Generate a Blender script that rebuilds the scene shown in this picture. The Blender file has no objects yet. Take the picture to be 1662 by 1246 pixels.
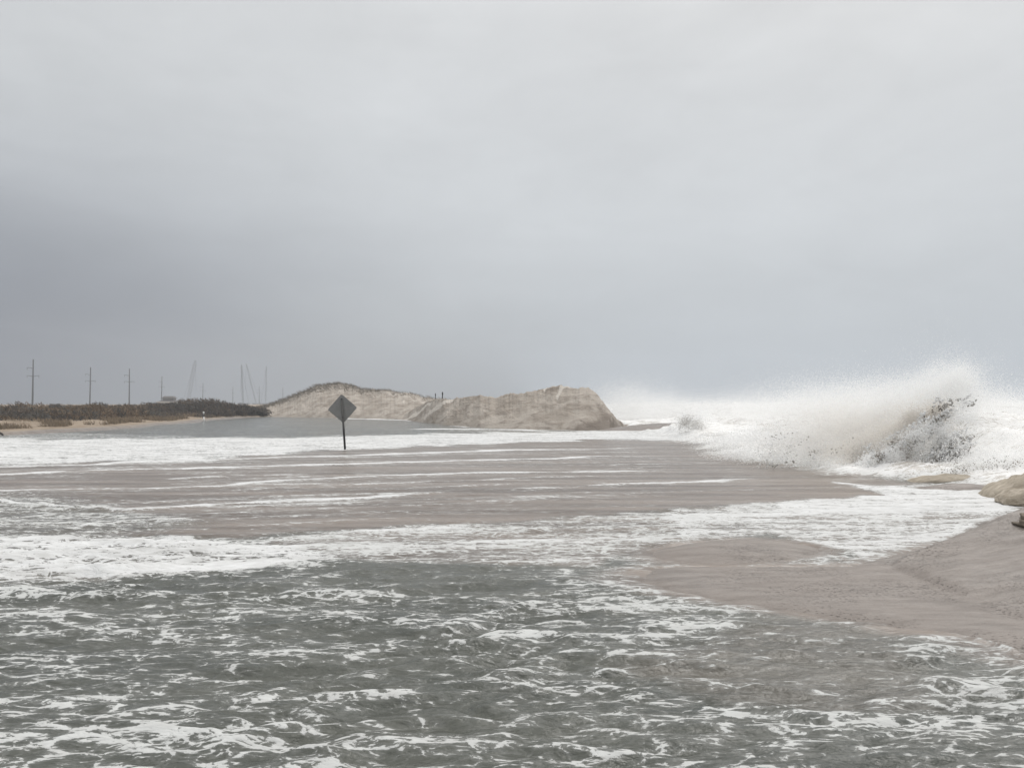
import bpy, math, random
import numpy as np
from mathutils import Vector, Euler

random.seed(7)
RNG = np.random.default_rng(7)
scene = bpy.context.scene
COL = scene.collection
RAD = math.radians

# ------------------------------------------------------------------ camera
EYE = 1.9
FPX, CU, CV, HZ = 1248.0, 831.0, 623.0, 655.0
cam_data = bpy.data.cameras.new("camera")
cam = bpy.data.objects.new("camera", cam_data)
COL.objects.link(cam)
cam_data.sensor_width = 36.0
cam_data.lens = 36.0 * FPX / 1662.0
cam_data.clip_start = 0.1
cam_data.clip_end = 5000
PITCH = math.atan((HZ - CV) / FPX)
cam.location = (0, 0, EYE)
cam.rotation_euler = (math.pi / 2 + PITCH, 0, 0)
scene.camera = cam

# ------------------------------------------------------------------ world: heavy overcast
world = bpy.data.worlds.new("World")
scene.world = world
world.use_nodes = True
wt = world.node_tree
wt.nodes.clear()


class NT:
    """small helper round a node tree"""
    def __init__(self, tree):
        self.t = tree

    def n(self, kind, **kw):
        node = self.t.nodes.new(kind)
        for k, v in kw.items():
            setattr(node, k, v)
        return node

    def put(self, sock, val):
        if val is None:
            return
        if isinstance(val, bpy.types.NodeSocket):
            self.t.links.new(val, sock)
        else:
            sock.default_value = val

    def m(self, op, a, b=None, c=None, clamp=False):
        node = self.n('ShaderNodeMath', operation=op, use_clamp=clamp)
        self.put(node.inputs[0], a)
        self.put(node.inputs[1], b)
        self.put(node.inputs[2], c)
        return node.outputs[0]

    def step(self, x, lo, hi):
        node = self.n('ShaderNodeMapRange', interpolation_type='SMOOTHSTEP')
        self.put(node.inputs[0], x)
        self.put(node.inputs[1], lo)
        self.put(node.inputs[2], hi)
        return node.outputs[0]

    def lin(self, x, a, b, c, d):
        node = self.n('ShaderNodeMapRange')
        for i, v in enumerate((x, a, b, c, d)):
            self.put(node.inputs[i], v)
        return node.outputs[0]

    def mix(self, f, a, b, blend='MIX'):
        node = self.n('ShaderNodeMix', data_type='RGBA', blend_type=blend)
        self.put(node.inputs[0], f)
        self.put(node.inputs[6], a)
        self.put(node.inputs[7], b)
        return node.outputs[2]

    def noise(self, vec, scale, detail=3.0, rough=0.55, dist=0.0):
        node = self.n('ShaderNodeTexNoise')
        self.put(node.inputs['Vector'], vec)
        self.put(node.inputs['Scale'], scale)
        self.put(node.inputs['Detail'], detail)
        self.put(node.inputs['Roughness'], rough)
        self.put(node.inputs['Distortion'], dist)
        return node.outputs[0]

    def voro(self, vec, scale, feature='DISTANCE_TO_EDGE', rand=1.0):
        node = self.n('ShaderNodeTexVoronoi', feature=feature)
        self.put(node.inputs['Vector'], vec)
        self.put(node.inputs['Scale'], scale)
        self.put(node.inputs['Randomness'], rand)
        return node.outputs[0]

    def mapping(self, vec, scale=(1, 1, 1), loc=(0, 0, 0), rot=(0, 0, 0)):
        node = self.n('ShaderNodeMapping')
        self.put(node.inputs[0], vec)
        node.inputs[1].default_value = loc
        node.inputs[2].default_value = rot
        node.inputs[3].default_value = scale
        return node.outputs[0]

    def vadd(self, a, b):
        node = self.n('ShaderNodeVectorMath', operation='ADD')
        self.put(node.inputs[0], a)
        self.put(node.inputs[1], b)
        return node.outputs[0]

    def attr(self, name):
        return self.n('ShaderNodeAttribute', attribute_name=name)

    def bump(self, height, strength, dist, normal=None):
        node = self.n('ShaderNodeBump')
        self.put(node.inputs['Height'], height)
        self.put(node.inputs['Strength'], strength)
        self.put(node.inputs['Distance'], dist)
        self.put(node.inputs['Normal'], normal)
        return node.outputs[0]


SUN_EL, SUN_AZ = RAD(48), RAD(35)      # veiled sun: ahead and to the right
W = NT(wt)
sky = W.n('ShaderNodeTexSky', sky_type='NISHITA')
sky.sun_disc = False
sky.sun_elevation = SUN_EL
sky.sun_rotation = SUN_AZ
sky.air_density = 1.0
sky.dust_density = 6.0
gen = W.n('ShaderNodeTexCoord').outputs['Generated']
sep = W.n('ShaderNodeSeparateXYZ')
W.put(sep.inputs[0], gen)
dx, dy, dz = sep.outputs
ramp = W.n('ShaderNodeValToRGB')
W.put(ramp.inputs[0], dz)
els = ramp.color_ramp.elements
stops = [(0.0, (0.47, 0.505, 0.54)), (0.10, (0.565, 0.598, 0.628)), (0.22, (0.66, 0.688, 0.712)),
         (0.45, (0.72, 0.735, 0.745)), (0.70, (1.3, 1.3, 1.3)), (1.0, (2.0, 2.0, 1.98))]
els[0].position, els[0].color = stops[0][0], (*stops[0][1], 1)
els[1].position, els[1].color = stops[-1][0], (*stops[-1][1], 1)
for p, c in stops[1:-1]:
    e = els.new(p)
    e.color = (*c, 1)
# dark storm bank low on the left, softly broken cloud everywhere
cl_vec = W.mapping(gen, scale=(1.0, 1.0, 2.4))
cl1 = W.noise(cl_vec, 1.7, 4.0, 0.5, 0.3)
cl2 = W.noise(cl_vec, 4.5, 5.0, 0.55, 0.5)
left = W.step(W.m('ADD', W.m('MULTIPLY', dx, -1.0), W.m('MULTIPLY', W.m('SUBTRACT', cl1, 0.5), 0.5)), 0.10, 0.62)
low = W.m('SUBTRACT', 1.0, W.step(W.m('ADD', dz, W.m('MULTIPLY', W.m('SUBTRACT', cl1, 0.5), 0.15)), 0.05, 0.38))
dark = W.m('MULTIPLY', left, low)
far_left = W.m('MULTIPLY', W.step(W.m('MULTIPLY', dx, -1.0), 0.1, 0.6), 0.03)
tone = W.m('ADD', 1.0, W.m('MULTIPLY', W.m('SUBTRACT', cl1, 0.5), 0.14))
tone = W.m('ADD', tone, W.m('MULTIPLY', W.m('SUBTRACT', cl2, 0.5), 0.20))
cl3 = W.noise(W.mapping(gen, scale=(1.0, 1.0, 3.2), rot=(0, RAD(14), 0)), 9.0, 6.0, 0.6, 0.6)
tone = W.m('ADD', tone, W.m('MULTIPLY', W.m('SUBTRACT', cl3, 0.5), 0.10))
tone = W.m('SUBTRACT', tone, far_left)
over = W.mix(dark, ramp.outputs[0], (0.215, 0.234, 0.282, 1))
tcol = W.n('ShaderNodeCombineColor')
for i in range(3):
    W.put(tcol.inputs[i], tone)
over = W.mix(1.0, over, tcol.outputs[0], 'MULTIPLY')
bg_sky = W.n('ShaderNodeBackground')
W.put(bg_sky.inputs[0], sky.outputs[0])
bg_sky.inputs[1].default_value = 0.06
bg_cloud = W.n('ShaderNodeBackground')
W.put(bg_cloud.inputs[0], over)
bg_cloud.inputs[1].default_value = 1.0
mixw = W.n('ShaderNodeMixShader')
mixw.inputs[0].default_value = 0.93
wt.links.new(bg_sky.outputs[0], mixw.inputs[1])
wt.links.new(bg_cloud.outputs[0], mixw.inputs[2])
wout = W.n('ShaderNodeOutputWorld')
wt.links.new(mixw.outputs[0], wout.inputs[0])

sun_data = bpy.data.lights.new("sun", 'SUN')
sun_data.energy = 1.2
sun_data.angle = RAD(25)
sun_data.color = (1.0, 0.97, 0.93)
sun = bpy.data.objects.new("sun", sun_data)
COL.objects.link(sun)
sd = Vector((math.sin(SUN_AZ) * math.cos(SUN_EL), math.cos(SUN_AZ) * math.cos(SUN_EL), math.sin(SUN_EL)))
sun.rotation_euler = sd.to_track_quat('Z', 'Y').to_euler()

scene.view_settings.view_transform = 'Standard'
scene.view_settings.look = 'None'
scene.view_settings.exposure = 0.0
scene.view_settings.gamma = 1.0
scene.view_settings.use_curve_mapping = False
scene.render.engine = 'CYCLES'
scene.cycles.max_bounces = 14
scene.cycles.diffuse_bounces = 12
scene.cycles.volume_bounces = 1
scene.cycles.caustics_reflective = False
scene.cycles.caustics_refractive = False

HAZE_DENSITY = 0.0010


# ------------------------------------------------------------------ helpers
def gpt(u, v, z=0.0):
    """the point at height z that the photograph shows at pixel u, v"""
    d = (EYE - z) * FPX / (v - HZ)
    return np.array((d * (u - CU) / FPX, d, z))


def at(u, v, d):
    """the point at depth d seen at pixel u, v"""
    return np.array((d * (u - CU) / FPX, d, EYE + d * (HZ - v) / FPX))


def _hash(ix, iy, seed):
    h = (ix.astype(np.int64) * 374761393 + iy.astype(np.int64) * 668265263 + seed * 974634777) & 0xFFFFFFFF
    h = ((h ^ (h >> 13)) * 1274126177) & 0xFFFFFFFF
    return (h ^ (h >> 16)) & 0xFFFFFFFF


def pn(x, y, seed=0):
    """gradient noise, about -1 to 1"""
    x0, y0 = np.floor(x), np.floor(y)
    fx, fy = x - x0, y - y0
    sx = fx * fx * fx * (fx * (fx * 6 - 15) + 10)
    sy = fy * fy * fy * (fy * (fy * 6 - 15) + 10)

    def g(i, j):
        a = _hash(x0 + i, y0 + j, seed) * (2 * math.pi / 4294967296.0)
        return np.cos(a) * (fx - i) + np.sin(a) * (fy - j)
    n0 = g(0, 0) * (1 - sx) + g(1, 0) * sx
    n1 = g(0, 1) * (1 - sx) + g(1, 1) * sx
    return (n0 * (1 - sy) + n1 * sy) * 1.5


def fbm(x, y, seed=0, octaves=4, gain=0.5):
    t, a = np.zeros_like(x), 1.0
    for k in range(octaves):
        t = t + a * pn(x * 2.03 ** k, y * 2.03 ** k, seed + 17 * k)
        a *= gain
    return t


def ridged(x, y, seed=0, octaves=3, gain=0.5):
    t, a = np.zeros_like(x), 1.0
    for k in range(octaves):
        t = t + a * (1 - np.abs(pn(x * 2.1 ** k, y * 2.1 ** k, seed + 13 * k)) * 1.6)
        a *= gain
    return t


def sstep(lo, hi, x):
    t = np.clip((x - lo) / (hi - lo), 0, 1)
    return t * t * (3 - 2 * t)


def mesh_obj(name, verts, faces, mat, parent=None, smooth=True, attrs=None, colors=None):
    """faces: (n,3) or (n,4) int array, or a list of tuples of any length"""
    me = bpy.data.meshes.new(name)
    verts = np.asarray(verts, dtype=np.float32)
    if isinstance(faces, np.ndarray):
        n, k = faces.shape
        me.vertices.add(len(verts))
        me.vertices.foreach_set('co', verts.ravel())
        me.loops.add(n * k)
        me.loops.foreach_set('vertex_index', faces.astype(np.int32).ravel())
        me.polygons.add(n)
        me.polygons.foreach_set('loop_start', np.arange(0, n * k, k, dtype=np.int32))
        me.update(calc_edges=True)
    else:
        me.from_pydata([tuple(map(float, v)) for v in verts], [], faces)
        me.update()
    me.polygons.foreach_set('use_smooth', np.full(len(me.polygons), smooth, dtype=bool))
    for k2, arr in (attrs or {}).items():
        at_ = me.attributes.new(k2, 'FLOAT', 'POINT')
        at_.data.foreach_set('value', np.asarray(arr, dtype=np.float32))
    for k2, arr in (colors or {}).items():
        at_ = me.attributes.new(k2, 'FLOAT_COLOR', 'POINT')
        at_.data.foreach_set('color', np.asarray(arr, dtype=np.float32).ravel())
    me.validate()
    me.materials.append(mat)
    ob = bpy.data.objects.new(name, me)
    COL.objects.link(ob)
    if parent:
        ob.parent = parent
    return ob


def tag(o, label=None, cat=None, group=None, kind=None):
    if label:
        o['label'] = label
    if cat:
        o['category'] = cat
    if group:
        o['group'] = group
    if kind:
        o['kind'] = kind
    return o


def empty(name, loc, rot=(0, 0, 0)):
    o = bpy.data.objects.new(name, None)
    o.location = loc
    o.rotation_euler = rot
    COL.objects.link(o)
    return o


class MB:
    """collects boxes, tubes and prisms into one mesh"""
    def __init__(self):
        self.v, self.f = [], []

    def ring_tube(self, pts, radii, n=10, cap=True):
        pts = [Vector(p) for p in pts]
        base = len(self.v)
        ref = Vector((0.31, 0.93, 0.2)).normalized()
        for i, p in enumerate(pts):
            a = pts[max(i - 1, 0)]
            b = pts[min(i + 1, len(pts) - 1)]
            t = (b - a).normalized()
            x = t.cross(ref).normalized()
            y = t.cross(x)
            for k in range(n):
                an = 2 * math.pi * k / n
                self.v.append(p + (x * math.cos(an) + y * math.sin(an)) * radii[i])
        for i in range(len(pts) - 1):
            for k in range(n):
                a, b = base + i * n + k, base + i * n + (k + 1) % n
                self.f.append((a, b, b + n, a + n))
        if cap:
            self.f.append(tuple(base + k for k in range(n))[::-1])
            self.f.append(tuple(base + (len(pts) - 1) * n + k for k in range(n)))
        return self

    def box(self, c, s, rot=None):
        base = len(self.v)
        m = Euler(rot).to_matrix() if rot else None
        for sx in (-.5, .5):
            for sy in (-.5, .5):
                for sz in (-.5, .5):
                    p = Vector((sx * s[0], sy * s[1], sz * s[2]))
                    if m:
                        p = m @ p
                    self.v.append(p + Vector(c))
        for f in ((0, 1, 3, 2), (4, 6, 7, 5), (0, 4, 5, 1), (2, 3, 7, 6), (0, 2, 6, 4), (1, 5, 7, 3)):
            self.f.append(tuple(base + i for i in f))
        return self

    def bar(self, a, b, w):
        self.ring_tube([a, b], [w / 2, w / 2], 4)
        return self

    def build(self, name, mat, parent=None, smooth=False, bevel=0.0):
        o = mesh_obj(name, [tuple(v) for v in self.v], self.f, mat, parent, smooth)
        if bevel:
            md = o.modifiers.new("bevel", 'BEVEL')
            md.width = bevel
            md.segments = 2
        return o


def new_mat(name):
    m = bpy.data.materials.new(name)
    m.use_nodes = True
    t = m.node_tree
    t.nodes.clear()
    out = t.nodes.new('ShaderNodeOutputMaterial')
    return m, NT(t), out


def plain(name, col, rough=0.7, var=0.25, scale=6.0, metallic=0.0, bump=0.0):
    m, N, out = new_mat(name)
    co = N.n('ShaderNodeTexCoord').outputs['Object']
    ns = N.noise(co, scale, 5.0, 0.6)
    f = N.lin(ns, 0.3, 0.7, 1 - var, 1 + var)
    cc = N.n('ShaderNodeCombineColor')
    for i in range(3):
        N.put(cc.inputs[i], f)
    p = N.n('ShaderNodeBsdfPrincipled')
    N.put(p.inputs['Base Color'], N.mix(1.0, (*col, 1), cc.outputs[0], 'MULTIPLY'))
    p.inputs['Roughness'].default_value = rough
    p.inputs['Metallic'].default_value = metallic
    if bump:
        N.put(p.inputs['Normal'], N.bump(ns, 0.6, bump))
    m.node_tree.links.new(p.outputs[0], out.inputs[0])
    return m


def vcol_mat(name, rough=0.9, translucent=0.0):
    """colour from the mesh's own colour attribute (leaves, twigs, droplets)"""
    m, N, out = new_mat(name)
    a = N.attr('tint')
    d = N.n('ShaderNodeBsdfDiffuse')
    N.put(d.inputs[0], a.outputs['Color'])
    if translucent:
        tr = N.n('ShaderNodeBsdfTranslucent')
        N.put(tr.inputs[0], a.outputs['Color'])
        mx = N.n('ShaderNodeMixShader')
        mx.inputs[0].default_value = translucent
        m.node_tree.links.new(d.outputs[0], mx.inputs[1])
        m.node_tree.links.new(tr.outputs[0], mx.inputs[2])
        m.node_tree.links.new(mx.outputs[0], out.inputs[0])
    else:
        m.node_tree.links.new(d.outputs[0], out.inputs[0])
    return m


# ------------------------------------------------------------------ where things lie
XMIN, XMAX, YMAX = -420.0, 1180.0, 1180.0
COAST_Y = np.array([0, 12, 15, 17.5, 19, 20, 22, 25, 30, 36, 45, 59, 75, 200, 1300], float)
COAST_X = np.array([15, 13.5, 12.6, 11.4, 10.4, 9.3, 8.5, 7.9, 7.8, 8.6, 9.6, 9.9, 9.8, 10, 10], float)
SHORE_UV = [(-60, 710), (0, 707), (94, 701.6), (156, 698.5), (219, 694.6), (260, 690), (302, 687), (327, 683.6), (375, 679.5), (420, 677)]
SHORE = np.array([gpt(u, v)[:2] for u, v in SHORE_UV])


def shore_x(Y):
    return np.interp(Y, np.r_[20, SHORE[:, 1], 125, 400], np.r_[-29, SHORE[:, 0], -36, -37])


def ground_h(X, Y):
    """height of the sand everywhere"""
    z = np.full_like(X, -0.22)
    n1 = fbm(X * 0.6, Y * 0.6, 3, 4)
    n2 = fbm(X * 0.15, Y * 0.15, 5, 3)
    # sea bed falls away to the right
    xc = np.interp(Y, COAST_Y, COAST_X)
    z -= np.clip(X - xc, 0, 60) * 0.03
    # left bank with a little scarp at the water
    t = shore_x(Y) - X + fbm(X * 0.25, Y * 0.12, 8, 3) * 0.7
    bank = np.clip(t * 0.9, -0.5, 0.16) + np.clip(t - 0.2, 0, 5.5) * 0.1 + np.clip(t - 5.5, 0, 40) * 0.012 + n2 * (0.16 + 0.22 * sstep(5, 14, t)) * sstep(0, 6, t)
    z = np.where(t > -0.6, np.maximum(z, bank), z)
    # land at the head of the flooded road
    head = sstep(118, 128, Y + n2 * 3) * (1 - sstep(-2, 9, X))
    z = np.maximum(z, -0.2 + head * 0.95)
    # flats and the low bar in front of the gap
    bar = np.exp(-(((X - 2.9) / 1.55) ** 2 + ((Y - 10.0 - (X - 2.9) * 0.22) / 0.95) ** 2) ** 1.5)
    z = np.maximum(z, -0.22 + bar * 0.305 + n1 * 0.006 * bar)
    fx = np.interp(Y, [5.0, 5.93, 6.3, 6.75, 7.2, 7.7, 8.3, 9.0, 10], [4.6, 3.95, 3.75, 3.3, 2.5, 1.9, 1.45, 1.7, 4.4])
    flat = sstep(-1.3, 0.35, X - fx + n1 * 0.10) * sstep(4.6, 5.6, Y) * (1 - sstep(8.8, 10.0, Y - np.clip(X - 4, 0, 9) * 0.8))
    z = np.maximum(z, -0.22 + flat * (0.245 + n1 * 0.010))
    # the bank rising on the right, cut off along its back
    rise = np.clip(X - 4.15 + n1 * 0.10, 0, 12) * 0.165 + n1 * 0.042 + n2 * 0.03 + ridged(X * 0.7 + Y * 0.35, Y * 1.5 - X * 0.5, 15, 3) * 0.022
    back = (Y - 9.25) - (X - 4.3) * 0.60 + fbm(X * 0.8, Y * 0.8, 12, 3) * 0.12
    rise = rise - np.clip(back + 0.4, 0, 10) * 0.42 - np.clip(5.2 - Y, 0, 5) * 0.10
    m = sstep(4.05, 4.5, X)
    z = np.where(X > 4.05, np.maximum(z, rise * m - 0.05 * (1 - m) - 0.005), z)
    # sand spit by the sand bags and under the surf
    for cx, cy, rx, ry, hh in ((10.1, 17.4, 1.5, 0.55, 0.36), (12.8, 16.6, 2.2, 1.0, 0.5), (11.6, 56, 5.5, 2.4, 0.75), (9.1, 36.6, 1.1, 0.7, 0.42)):
        g = np.exp(-(((X - cx) / rx) ** 2 + ((Y - cy) / ry) ** 2))
        z = np.maximum(z, -0.25 + hh * g + n1 * 0.02 * g)
    near = np.exp(-(Y / 25.0) ** 2)
    z = z + near * (fbm(X * 3.1, Y * 3.1, 21, 3) * 0.004 + fbm(X * 9, Y * 9, 22, 2) * 0.0016)
    return z


def polar(az0, az1, ncol, segs):
    """graded sheet round the viewer's spot; the last segment runs out to the box of the world"""
    az = np.radians(np.linspace(az0, az1, ncol))
    s, c = np.sin(az), np.cos(az)
    lim = np.minimum(YMAX / np.maximum(c, 1e-3), np.where(s < 0, XMIN / np.minimum(s, -1e-4), XMAX / np.maximum(s, 1e-4)))
    rows = []
    for r0, r1, n in segs[:-1]:
        rows += [np.full(ncol, r) for r in np.geomspace(r0, r1, n, endpoint=False)]
    r0, _, n = segs[-1]
    for k in range(n):
        rows.append(r0 * (lim / r0) ** (k / (n - 1)))
    R = np.array(rows)
    X, Y = R * s, R * c
    nr = len(rows)
    idx = np.arange(nr * ncol).reshape(nr, ncol)
    F = np.stack([idx[:-1, :-1], idx[:-1, 1:], idx[1:, 1:], idx[1:, :-1]], -1).reshape(-1, 4)
    return X.ravel(), Y.ravel(), F


# ------------------------------------------------------------------ sand
def make_sand_mat():
    m, N, out = new_mat("wet_sand")
    co = N.n('ShaderNodeTexCoord').outputs['Object']
    dry = N.attr('dry').outputs['Fac']
    big = N.noise(co, 0.9, 5.0, 0.6)
    grain = N.noise(co, 60.0, 3.0, 0.7)
    stre = N.noise(N.mapping(co, (1.2, 4.5, 2.0), rot=(0, 0, RAD(-14))), 1.6, 4.0, 0.6)
    pits = N.voro(N.mapping(co, (1, 1.5, 0.3)), 23.0, 'F1')
    pit = N.m('SUBTRACT', 1.0, N.step(N.m('ADD', pits, N.m('MULTIPLY', N.noise(co, 1.4, 3.0), -0.12)), 0.13, 0.30))
    pitzone = N.step(N.noise(co, 0.8, 3.0, 0.6), 0.42, 0.62)
    pit = N.m('MULTIPLY', pit, N.m('MULTIPLY', pitzone, 0.8))
    wet = N.mix(N.step(stre, 0.3, 0.7), (0.148, 0.122, 0.103, 1), (0.238, 0.204, 0.180, 1))
    wet = N.mix(N.m('MULTIPLY', N.step(big, 0.35, 0.7), 0.5), wet, (0.25, 0.219, 0.197, 1))
    drc = N.mix(N.step(big, 0.35, 0.65), (0.25, 0.19, 0.135, 1), (0.32, 0.255, 0.19, 1))
    col = N.mix(dry, wet, drc)
    col = N.mix(N.m('MULTIPLY', pit, 0.55), col, (0.075, 0.060, 0.052, 1))
    g = N.lin(grain, 0.3, 0.7, 0.86, 1.13)
    cc = N.n('ShaderNodeCombineColor')
    for i in range(3):
        N.put(cc.inputs[i], g)
    col = N.mix(1.0, col, cc.outputs[0], 'MULTIPLY')
    p = N.n('ShaderNodeBsdfPrincipled')
    N.put(p.inputs['Base Color'], col)
    N.put(p.inputs['Roughness'], N.m('MAXIMUM', N.lin(big, 0.35, 0.65, 0.36, 0.6), N.m('MULTIPLY', dry, 0.95)))
    p.inputs['Specular IOR Level'].default_value = 0.35
    h = N.m('ADD', N.m('MULTIPLY', stre, 0.8), N.m('ADD', N.m('MULTIPLY', grain, 0.2), N.m('MULTIPLY', pit, -0.5)))
    N.put(p.inputs['Normal'], N.bump(h, 0.9, 0.05))
    m.node_tree.links.new(p.outputs[0], out.inputs[0])
    return m


MAT_SAND = make_sand_mat()
X, Y, F = polar(-50, 52, 620, [(2.2, 14, 300), (14, 130, 230), (130, 0, 60)])
Z = ground_h(X, Y)
dry = sstep(0.05, 0.4, shore_x(Y) - X) * sstep(0.05, 0.3, Z) + sstep(100, 120, Y)
sand = mesh_obj("sand", np.stack([X, Y, Z], -1), F, MAT_SAND, attrs={'dry': np.clip(dry, 0, 1)})
tag(sand, "wet sand ground with a bank rising at the right", kind='structure')


# ------------------------------------------------------------------ water: flood, swash and sea as one sheet
def seg_dist(u, v, pts, kv=1.0):
    """distance to a polyline in chart units, and the v offset of the line below/above"""
    best = np.full_like(u, 1e9)
    for (a, b), (c, d) in zip(pts[:-1], pts[1:]):
        ex, ey = c - a, (d - b) * kv
        L = ex * ex + ey * ey
        t = np.clip(((u - a) * ex + (v - b) * kv * ey) / L, 0, 1)
        best = np.minimum(best, np.hypot(u - a - t * ex, (v - b) * kv - t * ey))
    return best


def poly_mask(u, v, pts, feather, kv=4.0):
    """soft inside-of-polygon mask; v is stretched because the ground is foreshortened"""
    d = seg_dist(u, v, pts + pts[:1], kv)
    inside = np.zeros(u.shape, bool)
    for (a, b), (c, e) in zip(pts, pts[1:] + pts[:1]):
        if b == e:
            continue
        cond = (b > v) != (e > v)
        inside ^= cond & (u < (c - a) * (v - b) / (e - b) + a)
    sd = np.where(inside, d, -d)
    return sstep(-feather, feather, sd)


X, Y, F = polar(-43, 46, 840, [(2.6, 20, 430), (20, 120, 250), (120, 0, 120)])
U = CU + FPX * X / Y                      # a fixed chart of the flooded flat
V = HZ + FPX * EYE / Y
wob = fbm(X * 0.35, Y * 0.35, 31, 4)      # wanders the zone edges
wob2 = fbm(X * 0.06, Y * 0.09, 33, 3)
Uw = U + wob * 18
Vw = V + wob * 0.035 * (V - HZ) + wob2 * 1.0

xc = np.interp(Y, COAST_Y, COAST_X)
surf = sstep(-0.7, 1.3, X - xc + fbm(X * 0.5, Y * 0.3, 41, 4) * 0.9)
sea = sstep(0, 14, X - xc)

cover = np.full_like(X, 0.43)
shallow = np.zeros_like(X)


def zone(pts, feather, c=None, s=None, amount=1.0):
    global cover, shallow
    k = poly_mask(Uw, Vw, pts, feather) * amount
    if c is not None:
        cover = cover * (1 - k) + c * k
    if s is not None:
        shallow = shallow * (1 - k) + s * k


# foreground patches
cover += 0.07 * wob + 0.13 * fbm(X * 0.22, Y * 0.22, 47, 2)
zone([(900, 945), (1260, 945), (1300, 985), (1120, 1020), (960, 1000)], 40, 0.52)
zone([(640, 985), (1000, 985), (900, 1060), (500, 1060)], 60, 0.46)
zone([(1250, 985), (1470, 1010), (1500, 1130), (1200, 1140), (1000, 1080)], 60, 0.24, 0.25)
zone([(1500, 1060), (1800, 1060), (1800, 1300), (1420, 1300)], 60, 0.48)
zone([(560, 910), (900, 915), (900, 950), (560, 960)], 40, 0.22)
# middle flat, thin water over sand
zone([(-900, 750), (-300, 750), (560, 722), (1000, 704), (1190, 716), (1400, 772), (1520, 790), (1330, 806), (1100, 826), (700, 852), (330, 872), (-200, 872), (-900, 880)], 22, 0.10, 0.92)
zone([(-300, 800), (60, 802), (150, 815), (250, 835), (330, 850), (260, 862), (120, 876), (-300, 880)], 46, 0.46, 0.3)
# dense foam raft on the left and the ribbed foam that runs from it to the gap
zone([(-500, 868), (330, 872), (470, 874), (600, 888), (560, 908), (330, 922), (-500, 960)], 22, 0.80, 0.25)
zone([(420, 874), (700, 852), (1100, 828), (1260, 862), (1060, 885), (970, 915), (740, 908), (560, 908)], 16, 0.50, 0.72)
zone([(1080, 830), (1400, 792), (1700, 782), (1700, 822), (1600, 850), (1500, 890), (1420, 916), (1370, 892), (1250, 866), (1100, 868)], 14, 0.66, 0.55)
zone([(1250, 815), (1400, 794), (1480, 790), (1700, 796), (1640, 828), (1480, 838), (1300, 832)], 10, 0.93, 0.3)
zone([(1120, 808), (1190, 789), (1345, 780), (1430, 801)], 9, 0.04, 1.0)
# far white sheet
zone([(-900, 714), (560, 710), (700, 706), (560, 728), (300, 746), (0, 754), (-900, 770)], 7, 0.80, 0.1)
zone([(560, 708), (850, 701), (1000, 697), (1080, 692), (1180, 716), (1000, 713), (560, 728)], 6, 0.78, 0.3)
# grey channel beyond
zone([(-900, 640), (500, 640), (640, 676), (760, 696), (690, 704), (560, 707.5), (-900, 711)], 5, 0.24, 0.0)
zone([(-200, 706), (60, 702), (200, 704), (330, 709), (-200, 712)], 4, 0.45)
far_w = sstep(95, 105, Y)

LINES = [  # foam fronts of the sheets running over the flat: points, half width, strength
    ([(-300, 772), (0, 757), (280, 749), (560, 739), (820, 731), (1090, 726)], 1.1, 1.0),
    ([(-300, 782), (0, 771), (200, 762), (560, 753), (860, 745), (1110, 737)], 1.2, 0.95),
    ([(-300, 808), (0, 798), (212, 792), (400, 783), (560, 775), (760, 767), (1140, 762)], 1.2, 0.7),
    ([(320, 796), (560, 786), (820, 776), (1000, 771)], 0.9, 0.55),
    ([(-300, 806), (0, 811), (110, 822), (205, 828), (340, 820), (560, 808), (760, 796)], 1.7, 0.95),
    ([(60, 862), (120, 856), (215, 844), (330, 838)], 2.0, 0.7),
    ([(-50, 845), (30, 841), (110, 836)], 1.6, 0.7),
    ([(820, 793), (930, 790), (1080, 783), (1240, 776)], 1.4, 0.75),
    ([(870, 767), (1060, 757), (1190, 750)], 0.8, 0.45),
    ([(560, 865), (680, 858), (800, 853)], 1.3, 0.8),
    ([(250, 779), (420, 770), (520, 768)], 1.1, 0.6),
    ([(60, 766), (200, 757), (420, 747)], 0.9, 0.4),
    ([(640, 697), (760, 696), (870, 698), (960, 699)], 1.3, 0.9),
    ([(450, 674.5), (560, 679), (640, 681), (700, 685), (740, 691), (860, 697)], 0.9, 0.9),
    ([(1340, 782), (1420, 792), (1480, 802)], 1.3, 0.9),
    ([(1470, 1010), (1540, 1024), (1600, 1036), (1662, 1056)], 3.0, 0.75),
    ([(1000, 922), (1090, 930), (1160, 936)], 1.4, 0.5),
    ([(1250, 866), (1400, 902), (1425, 913)], 2.0, 0.5),
    ([(1425, 913), (1490, 890), (1560, 856), (1650, 830)], 2.5, 0.45),
    ([(700, 903), (860, 908), (980, 912)], 1.2, 0.35),
]
bore = np.zeros_like(X)
brk = fbm(X * 0.5, Y * 0.3, 51, 4)
Vl = V + fbm(X * 0.22, Y * 0.4, 53, 4) * 0.022 * (V - HZ)
for i, (pts, hw, st) in enumerate(LINES):
    d = seg_dist(U, Vl, pts, 1.0)
    fade = sstep(-1.5, -0.4, brk + pn(X * 0.13 + i * 7.1, Y * 0.13, 60 + i) * 0.6)
    hw = hw * 0.72
    fr = (U - pts[0][0]) / (pts[-1][0] - pts[0][0])
    fade = fade * sstep(-0.02, 0.16, fr) * sstep(-0.02, 0.16, 1 - fr)
    k = np.exp(-(d / (hw * (0.75 + 0.5 * np.clip(brk + 0.4, 0, 1)))) ** 2) * st * fade
    tail = np.exp(-np.clip(d, 0, None) / (hw * 5)) * 0.27 * fade * st
    cover = np.maximum(cover, k)
    cover = np.clip(cover + tail * (shallow > 0.4), 0, 1)
    bore = np.maximum(bore, k)
sgx, sgy = gpt(560.5, 730)[:2]
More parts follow.
